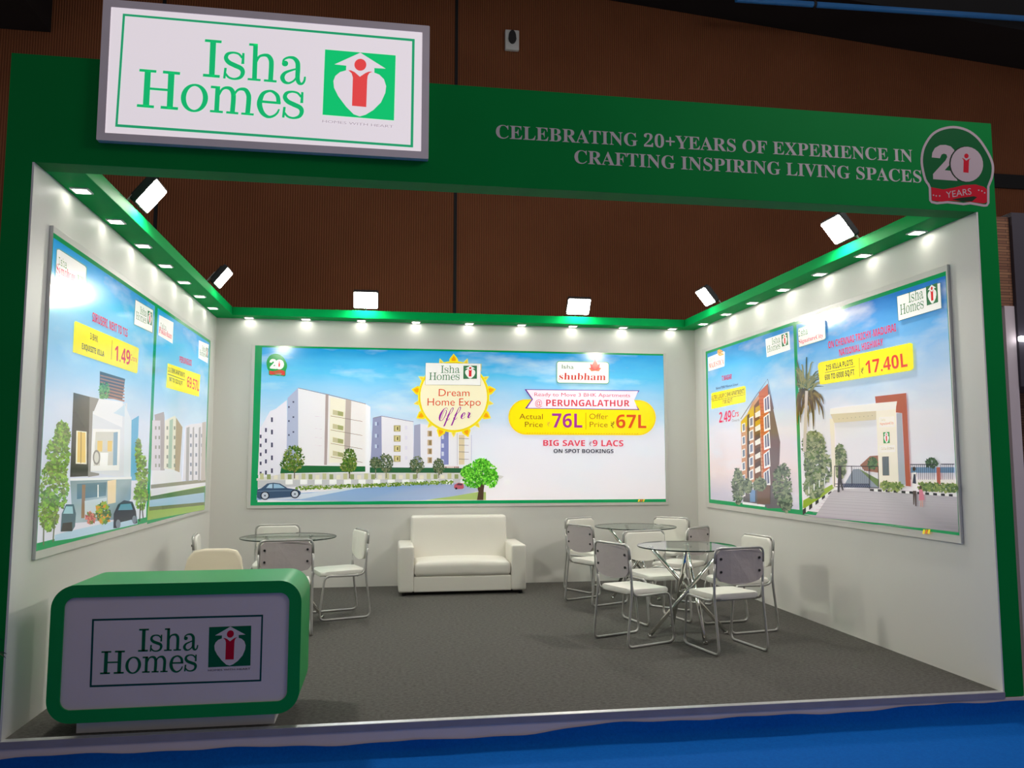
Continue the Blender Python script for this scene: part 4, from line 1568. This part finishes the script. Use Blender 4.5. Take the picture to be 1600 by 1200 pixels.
sh.text('SignatureCity', (676, 296), (776, 290), (676, 276), k(206, 130, 120), 'serif')
sh.poly([(672, 445), (784, 440), (786, 490), (674, 494)], k(240, 232, 222))
sh.text('Isha Homes', (684, 476), (778, 472), (684, 456), k(150, 150, 140), 'slim')
sh.poly([(692, 524), (740, 522), (744, 660), (696, 660)], k(96, 100, 108))
for i in range(4):
    sh.line([(702 + i * 11, 528), (706 + i * 11, 656)], 3, k(140, 146, 154))
sh.part('gateway_picture', INK_GLOSS, pr)
Mx = sh.affine((702, 428), (748, 426), (699, 348))
emblem(sh, Mx, k(60, 150, 84), CARD, RED)
sh.part('company_logo', INK_GLOSS, pr)
for pts in (((348, 590), (348, 740)), ((664, 592), (668, 748)), ((470, 590), (474, 745)), ((598, 590), (600, 755)), ((348, 592), (664, 594)), ((355, 740), (668, 748)), ((352, 720), (600, 722))):
    sh.line(pts, 5, k(46, 48, 56))
for i in range(14):
    sh.line([(404 + i * 14, 718), (424 + i * 14, 746)], 8, k(60, 70, 100))
for i in range(9):
    sh.line([(480 + i * 14, 720), (480 + i * 14, 600)], 1.5, k(110, 114, 124))
sh.poly([(370, 780), (376, 600), (386, 585), (396, 600), (400, 690), (414, 765), (404, 768), (388, 712), (384, 780)], k(50, 48, 54))
sh.part('gate_picture', INK_GLOSS, pr)
sh.poly([(898, 600), (1215, 600), (1215, 640), (898, 640)], k(120, 150, 180))
sh.leaves(1052, 570, 44, 34, 100, 12, [k(84, 110, 80), k(60, 86, 60)], 260)
for x in list(range(900, 1080, 14)) + list(range(1118, 1216, 14)):
    sh.line([(x, 578), (x, 690)], 3.5, k(60, 62, 72))
sh.line([(896, 580), (1080, 580)], 6, k(50, 52, 62))
sh.line([(1116, 578), (1216, 578)], 6, k(50, 52, 62))
sh.poly([(940, 690), (1222, 690), (1226, 730), (945, 730)], k(230, 222, 214))
sh.poly([(1086, 600), (1112, 600), (1116, 722), (1090, 722)], k(176, 100, 84))
sh.part('fence_picture', INK_GLOSS, pr)
for i in range(9):
    sh.leaves(720 + (i if i < 3 else i + 3.4) * 42, 735 + i * 2, 40, 32, 60, 13, [k(120, 140, 80), k(150, 160, 96), k(90, 110, 64)], 270 + i)
    if i == 2:
        sh.part('shrub_picture', INK_GLOSS, pr)
sh.part('shrub_picture', INK_GLOSS, pr)
sh.ell(926, 612, 11, 16, k(70, 54, 50))
sh.poly([(908, 640), (940, 636), (948, 700), (940, 780), (912, 775)], k(226, 222, 220))
sh.poly([(922, 650), (936, 650), (940, 720), (914, 715)], k(60, 64, 84))
sh.poly([(916, 770), (942, 770), (942, 880), (934, 880), (930, 800), (926, 870), (920, 870)], k(90, 74, 72))
sh.part('woman_picture', INK_GLOSS, pr)
sh.ell(972, 745, 9, 12, k(90, 66, 60))
sh.poly([(962, 760), (985, 760), (1000, 835), (960, 840)], k(206, 130, 146))
sh.poly([(972, 838), (978, 838), (976, 885), (970, 885)], k(196, 150, 136))
sh.poly([(982, 838), (988, 838), (990, 885), (984, 885)], k(196, 150, 136))
sh.part('child_picture', INK_GLOSS, pr)
sh.crop(1230, 420, 5.4556)
sh.poly([(110, 672), (100, 530), (104, 508), (318, 436), (332, 446), (340, 588), (330, 604)], k(150, 176, 160))
sh.poly([(114, 666), (104, 530), (110, 512), (318, 441), (328, 450), (336, 588), (326, 600)], CARD)
sh.text('Isha', (108, 580), (186, 556), (106, 530), LG, 'slim')
sh.text('SignatureCity', (110, 642), (318, 582), (108, 608), PINK, 'serif')
sh.part('project_card', INK_GLOSS, pr)
sh.poly([(958, 448), (944, 235), (1320, 116), (1332, 338)], k(90, 130, 140))
sh.poly([(962, 442), (950, 238), (1316, 122), (1326, 334)], CARD)
logo(sh, (976, 402), (1302, 300), (968, 230), LG, CARD, RED)
sh.part('logo_card', INK_GLOSS, pr)
sh.text('ON CHENNAI-TRICHY-MADURAI', (362, 680), (942, 532), (358, 622), PINK, 'bold')
sh.part('location_lettering', INK_GLOSS, pr)
sh.text('NATIONAL HIGHWAY', (456, 744), (832, 652), (452, 688), PINK, 'bold')
sh.part('location_lettering', INK_GLOSS, pr)
sh.poly([(290, 985), (272, 830), (280, 805), (300, 796), (1060, 632), (1082, 640), (1090, 840), (1082, 858), (1060, 868), (320, 985)], YEL)
sh.text('215 VILLA PLOTS', (342, 866), (572, 818), (340, 822), INKD, 'bold')
sh.line([(334, 886), (588, 832)], 4, INKD)
sh.text('600 TO 6000 SQ.FT.', (332, 950), (590, 902), (330, 905), INKD, 'bold')
sh.line([(626, 760), (630, 920)], 3, INKD)
sh.text('₹', (642, 898), (664, 893), (641, 850), INKD)
sh.text('17.40L', (684, 896), (1040, 832), (676, 788), k(216, 66, 40), 'bold')
sh.part('price_tag', INK_GLOSS, pr)
sh.crop(1230, 600, 4.6143)
for x in (985, 1004, 1022):
    sh.poly([(x, 1078), (x + 8, 1048), (x + 22, 1050), (x + 14, 1082)], k(240, 214, 60) if x != 1004 else k(216, 130, 40))
sh.part('border_chevron', INK_GLOSS, pr)

# ------------------------------------------------------------------ reception counter
ct = thing('reception_counter', 'green rounded reception counter with a white logo front, at the front left', 'counter', (0.88, 0.30, 0))
cx0, cx1, cz0, cz1, cy0, cy1 = 0.205, 1.545, 0.072, 0.812, 0.02, 0.56
outer = rrect(cx0, cx1, cz0, cz1, 0.125, 10)
inner = rrect(cx0 + 0.068, cx1 - 0.068, cz0 + 0.068, cz1 - 0.068, 0.055, 10)
bm = bmesh.new()
n = len(outer)
lv = [[bm.verts.new((q[0], y, q[1])) for q in o] for o, y in ((inner, cy0 + 0.035), (inner, cy0), (outer, cy0), (outer, cy1), (inner, cy1), (inner, cy0 + 0.035))]
for a, b in zip(lv, lv[1:]):
    for j in range(n):
        bm.faces.new((a[j], a[(j + 1) % n], b[(j + 1) % n], b[j]))
bmesh.ops.remove_doubles(bm, verts=bm.verts, dist=1e-5)
bmesh.ops.recalc_face_normals(bm, faces=bm.faces)
smooth_by_angle(link('body', bm, m_green_c, ct))
bm = bmesh.new()
prism(bm, rrect(cx0 + 0.066, cx1 - 0.066, cz0 + 0.066, cz1 - 0.066, 0.057, 10), V((0, cy0 + 0.012, 0)), EX, EZ, EY, 0.02)
link('front_panel', bm, m_lav, ct)
link('plinth', B(0.345, 1.405, 0.085, 0.50, 0.0, 0.0725), m_white_s, ct)
sh = Sheet(1, cy0 + 0.0115, -1, 0.0001)
sh.crop(0, 860, 1600 / 520)
KG, KW, KR = rgb(4, 100, 66), rgb(226, 210, 212), rgb(196, 18, 52)
o4 = [(443, 330), (1265, 309), (1256, 629), (431, 658)]
i4 = [(452, 339), (1257, 318), (1248, 621), (441, 648)]
for a in range(4):
    sh.poly([o4[a], o4[(a + 1) % 4], i4[(a + 1) % 4], i4[a]], rgb(8, 76, 74))
sh.part('border_line', INK_MATT, ct)
A_ = sh.affine((1001, 562), (1204, 553), (1006, 369))
for q_ in U_WORDS:
    sh.multi(q_, KG, lambda u, v: A_(u, v))
sh.part('wordmark', INK_MATT, ct)
emblem(sh, A_, KG, KW, KR)
sh.part('emblem', INK_MATT, ct)
sh.text('HOMES WITH HEART', (1000, 581), (1204, 573), (1000, 572), rgb(90, 78, 92))
sh.part('tagline_lettering', INK_MATT, ct)

# ------------------------------------------------------------------ sofa
sf = thing('sofa', 'white two-seat leatherette sofa against the back wall', 'sofa', (2.90, 4.72, 0))
x0, x1, yf, yb = 2.18, 3.62, 4.36, 5.10


def soft(bm, x0, x1, y0, y1, z0, z1, r=0.03, puff=0.0, shear=0.0, seg=4):
    vs = box(bm, x0, x1, y0, y1, z0, z1)
    es = list(set(e for v in vs for e in v.link_edges))
    bmesh.ops.bevel(bm, geom=es, offset=r, segments=seg, profile=0.5, affect='EDGES')
    bmesh.ops.subdivide_edges(bm, edges=[e for e in bm.edges if e.calc_length() > 0.12], cuts=7, use_grid_fill=True)
    for v in bm.verts:
        u = (v.co.x - x0) / (x1 - x0)
        t = (v.co.y - y0) / (y1 - y0)
        h = (v.co.z - z0) / (z1 - z0)
        if puff:
            v.co.z += puff * max(0, 4 * u * (1 - u)) ** 0.5 * max(0, 4 * t * (1 - t)) ** 0.5 * max(0, h)
        v.co.y += shear * h


def softobj(name, a, m_, parent, **kw):
    bm = bmesh.new()
    soft(bm, *a, **kw)
    return smooth_by_angle(link(name, bm, m_, parent), 60)


softobj('armrest', (x0, x0 + 0.17, yf, yb, 0.035, 0.545), m_sofa, sf, r=0.025)
softobj('armrest', (x1 - 0.17, x1, yf, yb, 0.035, 0.545), m_sofa, sf, r=0.025)
softobj('base', (x0 + 0.168, x1 - 0.168, yf + 0.02, yb, 0.035, 0.205), m_sofa, sf, r=0.012)
softobj('seat_cushion', (x0 + 0.172, x1 - 0.172, yf + 0.005, yb - 0.16, 0.207, 0.355), m_sofa, sf, r=0.045, puff=0.04)
softobj('backrest', (x0 + 0.15, x1 - 0.15, yb - 0.30, yb - 0.10, 0.21, 0.845), m_sofa, sf, r=0.035, shear=0.09)
for fx in (x0 + 0.06, x1 - 0.06):
    for fy in (yf + 0.06, yb - 0.06):
        bm = bmesh.new()
        tube(bm, [(fx, fy, 0), (fx, fy, 0.04)], 0.025, 12)
        link('foot', bm, m_dark, sf)

# ------------------------------------------------------------------ sled-base chairs
CH = 'white sled-base chairs round the glass tables'


def make_chair(label, loc, rz):
    t = thing('sled_chair', label, 'chair', loc, rz, CH)
    hw, r = 0.225, 0.0105
    for s in (-1, 1):
        y = s * hw
        bm = bmesh.new()
        path = [(-0.225, y, 0.70), (-0.205, y, 0.47), (-0.262, y, r), (0.235, y, r), (0.185, y, 0.412), (-0.10, y, 0.405), (-0.196, y * 0.985, 0.415), (-0.214, y * 0.985, 0.54)]
        tube(bm, fillet(path, [0, 0.12, 0.055, 0.06, 0.055, 0.01, 0.05, 0], 6), r, 10)
        link('side_frame', bm, m_tube, t, world=False)
    bm = bmesh.new()
    tube(bm, fillet([(-0.225, -hw, 0.70), (-0.236, -hw, 0.815), (-0.236, hw, 0.815), (-0.225, hw, 0.70)], 0.055, 7), r, 10)
    link('back_bow', bm, m_tube, t, world=False)
    bm = bmesh.new()
    for x in (0.15, -0.13):
        tube(bm, [(x, -hw, 0.400), (x, hw, 0.400)], 0.008, 8)
    link('crossbar', bm, m_tube, t, world=False)
    # seat: padded, waterfall front
    bm = bmesh.new()
    prism(bm, rrect(-0.205, 0.215, -0.208, 0.208, 0.05, 6), V((0, 0, 0.414)), EX, EY, EZ, 0.042, 0.016, 3)
    for v in bm.verts:
        if v.co.x > 0.1:
            v.co.z -= 0.30 * (v.co.x - 0.1) ** 2 * 4
        v.co.z += 0.010 * (1 - (v.co.y / 0.21) ** 2)
    smooth_by_angle(link('seat', bm, m_cush, t, world=False), 50)
    # backrest pad (front) with backing shell and four screws
    w2 = 0.216
    out = [(w2 - 0.035, 0.806), (w2, 0.772), (w2, 0.60), (w2 - 0.03, 0.562)]
    out += [(w2 - 0.03 - (2 * w2 - 0.06) * j / 8, 0.562 - 0.030 * math.sin(PI * j / 8)) for j in range(1, 8)]
    out += [(-w2 + 0.03, 0.562), (-w2, 0.60), (-w2, 0.772), (-w2 + 0.035, 0.806)]
    bm = bmesh.new()
    prism(bm, out, V((-0.228, 0, 0)), EY, EZ, EX, 0.036, 0.012, 3)

    def lean(b_):
        bmesh.ops.subdivide_edges(b_, edges=[e for e in b_.edges if e.calc_length() > 0.08], cuts=3)
        for v in b_.verts:
            v.co.x += -0.03 * (v.co.z - 0.65) - 0.012 * (1 - (v.co.y / 0.21) ** 2)
    lean(bm)
    br = smooth_by_angle(link('backrest', bm, m_cush, t, world=False), 50)
    bm = bmesh.new()
    prism(bm, [(p_[0] * 0.985, 0.675 + (p_[1] - 0.675) * 0.985) for p_ in out], V((-0.236, 0, 0)), EY, EZ, EX, 0.010, 0.003, 1)
    lean(bm)
    sh_ = link('back_shell', bm, m_shell, br, world=False)
    sh_['label'] = 'pale mauve-grey back shell'
    for s in (-1, 1):
        for z in (0.635, 0.735):
            bm = bmesh.new()
            x = -0.236 - 0.03 * (z - 0.65) - 0.012 * (1 - (0.18 / 0.21) ** 2)
            tube(bm, [(x - 0.006, s * 0.178, z), (x + 0.004, s * 0.178, z)], 0.010, 10)
            link('screw', bm, m_dark, br, world=False)
    return t


R_ = math.radians
spots = [((4.10, 1.84), 22, 'white sled-base chair left of the nearer right-hand table, back toward us'),
         ((4.73, 1.47), 101, 'white sled-base chair nearest the front, its back toward us, right-hand group'),
         ((5.17, 2.17), 190, 'white sled-base chair right of the nearer table, facing left beside the right wall'),
         ((4.56, 2.60), -78, 'white sled-base chair facing us between the two right-hand glass tables'),
         ((4.27, 3.69), 25, 'white sled-base chair left of the farther right-hand table, back toward us'),
         ((4.43, 4.47), -61, 'white sled-base chair by the back wall, peeking over the chair left of farther table'),
         ((5.27, 4.38), -132, 'white sled-base chair in the back right corner behind the farther table'),
         ((5.05, 3.32), 130, 'white sled-base chair right of the farther table, grey back half behind the near glass top'),
         ((1.155, 2.64), 97, 'white sled-base chair just behind the green counter, grey back with screws'),
         ((1.575, 3.335), 198, 'white sled-base chair seen side-on at the right of the left-hand table'),
         ((0.905, 3.92), -88, 'white sled-base chair behind the left-hand glass table, facing us'),
         ((0.52, 3.10), 8, 'white sled-base chair against the left wall, mostly hidden by the cream chair')]
c0 = make_chair(spots[0][2], spots[0][0] + (0,), R_(spots[0][1]))
for (xy, a, lb) in spots[1:]:
    dup(c0, lb, xy + (0,), R_(a))

# cream chair behind the counter
cc = thing('upholstered_chair', 'cream chair with a rounded padded back, behind the left end of the counter', 'chair', (0.68, 1.72, 0), R_(-92))
bm = bmesh.new()
prism(bm, [(-0.235, 0.46), (-0.225, 0.62), (-0.205, 0.73), (-0.165, 0.785), (-0.09, 0.80), (0.09, 0.80), (0.165, 0.785), (0.205, 0.73), (0.225, 0.62), (0.235, 0.46)], V((-0.26, 0, 0)), EY, EZ, EX, 0.065, 0.024, 4)
for v in bm.verts:
    v.co.x += 0.9 * v.co.y ** 2 - 0.12 * (v.co.z - 0.46)
smooth_by_angle(link('backrest', bm, m_cream, cc, world=False), 60)
bm = bmesh.new()
prism(bm, rrect(-0.22, 0.24, -0.235, 0.235, 0.08, 6), V((0, 0, 0.40)), EX, EY, EZ, 0.075, 0.025, 4)
smooth_by_angle(link('seat', bm, m_cream, cc, world=False), 60)
for sx in (-1, 1):
    for sy in (-1, 1):
        bm = bmesh.new()
        tube(bm, [(0.17 * sx, 0.18 * sy, 0.41), (0.22 * sx, 0.215 * sy, 0.0)], [0.016, 0.011], 12)
        link('leg', bm, m_chrome, cc, world=False)


# ------------------------------------------------------------------ glass tables
def glass_table(label, loc, rad, zt, rot, fr):
    t = thing('glass_table', label, 'table', loc + (0,), rot, 'round glass tables on crossed chrome legs')
    th = 0.011
    bm = bmesh.new()
    n = 72
    prof = [(rad - 0.002, zt), (rad, zt + 0.002), (rad, zt + th - 0.002), (rad - 0.002, zt + th)]
    rings = [[bm.verts.new((r_ * math.cos(2 * PI * j / n), r_ * math.sin(2 * PI * j / n), z)) for j in range(n)] for r_, z in prof]
    for a, b in zip(rings, rings[1:]):
        for j in range(n):
            f = bm.faces.new((a[j], a[(j + 1) % n], b[(j + 1) % n], b[j]))
            f.material_index = 1
            f.smooth = True
    bm.faces.new(list(reversed(rings[0])))
    bm.faces.new(rings[-1])
    link('glass_top', bm, [m_glass, m_rim], t, world=False)
    for q in range(4):
        a0 = q * PI / 2
        a1 = a0 + R_(157)
        p0 = V((fr * math.cos(a0), fr * math.sin(a0), 0.004))
        p1 = V((0.31 * math.cos(a1), 0.31 * math.sin(a1), zt - 0.008))
        bm = bmesh.new()
        tube(bm, [p0, p1], 0.0175, 16)
        lg = link('leg', bm, m_chrome, t, world=False)
        bm = bmesh.new()
        tube(bm, [p1 + V((0, 0, -0.006)), p1 + V((0, 0, 0.008))], 0.026, 16)
        link('glass_pad', bm, m_chrome, lg, world=False)
        bm = bmesh.new()
        tube(bm, [p0 - V((0, 0, 0.004)), p0 + (p1 - p0).normalized() * 0.02], 0.0182, 16)
        link('end_cap', bm, m_chrome, lg, world=False)
    bm = bmesh.new()
    zc = zt * 0.5
    rr_ = []
    for q in range(25):
        a = 2 * PI * q / 24
        rr_.append((0.070 * math.cos(a), 0.070 * math.sin(a), zc))
    tube(bm, rr_, 0.005, 6, caps=False)
    link('clamp_ring', bm, m_chrome, t, world=False)
    return t


glass_table('round glass table on crossed chrome legs, the nearer one on the right', (4.61, 1.95), 0.425, 0.752, R_(2), 0.36)
glass_table('round glass table on crossed chrome legs, farther one in the back right corner', (4.80, 4.00), 0.455, 0.755, R_(25), 0.36)
glass_table('round glass table on crossed chrome legs, behind the counter on the left', (1.10, 3.32), 0.455, 0.755, R_(-15), 0.36)

# ------------------------------------------------------------------ hall fittings
q = at(799.5, 65, 1, 6.59)
ws = thing('wall_sensor', 'small white box with a black oval sensor on the brown hall wall', 'sensor', (q.x, 6.6, q.z - 0.16))
link('housing', B(q.x - 0.105, q.x + 0.105, 6.53, 6.6, q.z - 0.155, q.z + 0.155, bev=0.012), m_housing, ws)
bm = bmesh.new()
prism(bm, [(0.055 * math.cos(2 * PI * j / 20) * (1.15 if math.sin(2 * PI * j / 20) < 0 else 1), 0.105 * math.sin(2 * PI * j / 20)) for j in range(20)], V((q.x, 6.50, q.z + 0.035)), EX, EZ, EY, 0.032, 0.006, 2)
link('sensor_window', bm, m_dark, ws)
a, b = at(1150, -1, 1, 5.5), at(1660, 33, 1, 5.5)
b = a + (b - a) * 2.2
pp_ = thing('ceiling_pipe', 'blue pipe running under the dark ceiling at the top right', 'pipe', tuple((a + b) / 2))
bm = bmesh.new()
tube(bm, [a, b], 0.042, 14)
link('pipe', bm, mat('blue_pipe_paint', (0.03, 0.22, 0.60, 1), 0.35, noise=(4, 0.08)), pp_)
bm = bmesh.new()
u_ = (b - a).normalized()
c_ = a + u_ * ((at(1272, 6, 1, 5.5) - a).length)
tube(bm, [c_ - u_ * 0.02, c_ + u_ * 0.02], 0.052, 14)
tube(bm, [c_, V((c_.x, c_.y, c_.z + 0.6))], 0.012, 8)
link('pipe_clip', bm, m_dark, pp_)
link('pipe_clip', B(b.x - 0.4, b.x - 0.38, b.y - 0.01, b.y + 0.01, b.z + 0.02, b.z + 0.9), m_dark, pp_)

# neighbouring stall at the right edge
NY = 0.5
nb = thing('neighbour_stall', 'part of the next stall with stone strip, grey panel and pale side wall, far right', 'stall', (6.9, NY + 0.3, GZ))


def X(px, py):
    return at(px, py, 1, NY)


zt_, zs_ = X(1575, 333).z, X(1575, 478).z
xs0, xs1, xw0, xw1 = X(1557, 400).x, X(1580.5, 400).x, X(1573, 540).x, X(1588.5, 540).x
link('stone_cladding', B(xs0, xs1, NY + 0.01, NY + 0.5, zs_, zt_ - 0.03), m_stone, nb)
link('side_wall', B(xw0, xw1, NY, NY + 0.5, GZ, zs_), m_lav, nb)
m_gp = mat('grey_violet_panel', (0.060, 0.050, 0.066, 1), 0.5, noise=(2, 0.06))
link('fascia_panel', B(xs1 + 0.002, 8.4, NY - 0.02, NY + 0.5, X(1592, 604).z, zt_), m_gp, nb)
link('inner_wall', B(xw1, 8.4, NY + 0.9, NY + 1.0, GZ, X(1590, 600).z + 0.1), m_stone, nb)
q = X(1590, 531)
tl = thing('tube_light', 'small white tube light on the neighbouring stall at the right edge', 'lamp', (q.x + 0.35, NY - 0.04, q.z))
link('tube', B(q.x - 0.03, q.x + 0.75, NY - 0.065, NY - 0.035, q.z - 0.02, q.z + 0.02, bev=0.008), mat('tube_led', (1, 1, 1, 1), 0.4, emit=(0.95, 0.97, 1, 1), strength=6.0), tl)
link('holder', B(q.x + 0.0, q.x + 0.72, NY - 0.036, NY - 0.0201, q.z - 0.012, q.z + 0.012), m_housing, tl)

# potted palm whose leaf tips reach into the picture at the left
q = at(0, 1000, 1, -0.35)
pm = thing('potted_palm', 'potted palm whose leaf tips reach in at the lower left edge', 'plant', (q.x - 0.445, -0.36, GZ + 0.004))
m_pot = mat('terracotta_pot', (0.22, 0.08, 0.045, 1), 0.7, noise=(6, 0.15))
m_leaf = mat('palm_leaf', (0.03, 0.075, 0.025, 1), 0.45, noise=(5, 0.3))
bm = bmesh.new()
tube(bm, [(0, 0, 0), (0, 0, 0.02), (0, 0, 0.26), (0, 0, 0.28), (0, 0, 0.30)], [0.10, 0.11, 0.145, 0.155, 0.155], 24)
link('pot', bm, m_pot, pm, world=False)
rg = random.Random(3)
for i in range(11):
    a = i * 2.399 if i > 1 else (0.02 if i == 0 else -0.15)
    L_ = rg.uniform(0.32, 0.42) if i > 1 else (0.40 if i == 0 else 0.42)
    hh = rg.uniform(0.25, 0.6) if i > 1 else (0.52 if i == 0 else 0.20)
    d = V((math.cos(a), math.sin(a), 0))
    nn = V((-d.y, d.x, 0))
    spine = [V((0, 0, 0.30)) + d * (L_ * t) + V((0, 0, hh * math.sin(t * PI * 0.60))) for t in [j / 12 for j in range(13)]]
    bm = bmesh.new()
    tube(bm, spine, [0.006 * (1 - j / 14) + 0.001 for j in range(13)], 6)
    for j in range(3, 13):
        for s in (-1, 1):
            p0 = spine[j]
            dd = (nn * s * 0.8 + d * 0.7 + V((0, 0, -0.45))).normalized()
            ll = 0.10 * math.sin(PI * (j - 1) / 13) + 0.03
            e1 = p0 + dd * ll
            m_ = p0 + dd * ll * 0.45
            wv_ = d * 0.007
            v4 = [bm.verts.new(x_) for x_ in (p0, m_ + wv_ + V((0, 0, 0.004)), e1, m_ - wv_ + V((0, 0, 0.004)))]
            bm.faces.new(v4)
    link('frond', bm, m_leaf, pm, world=False)
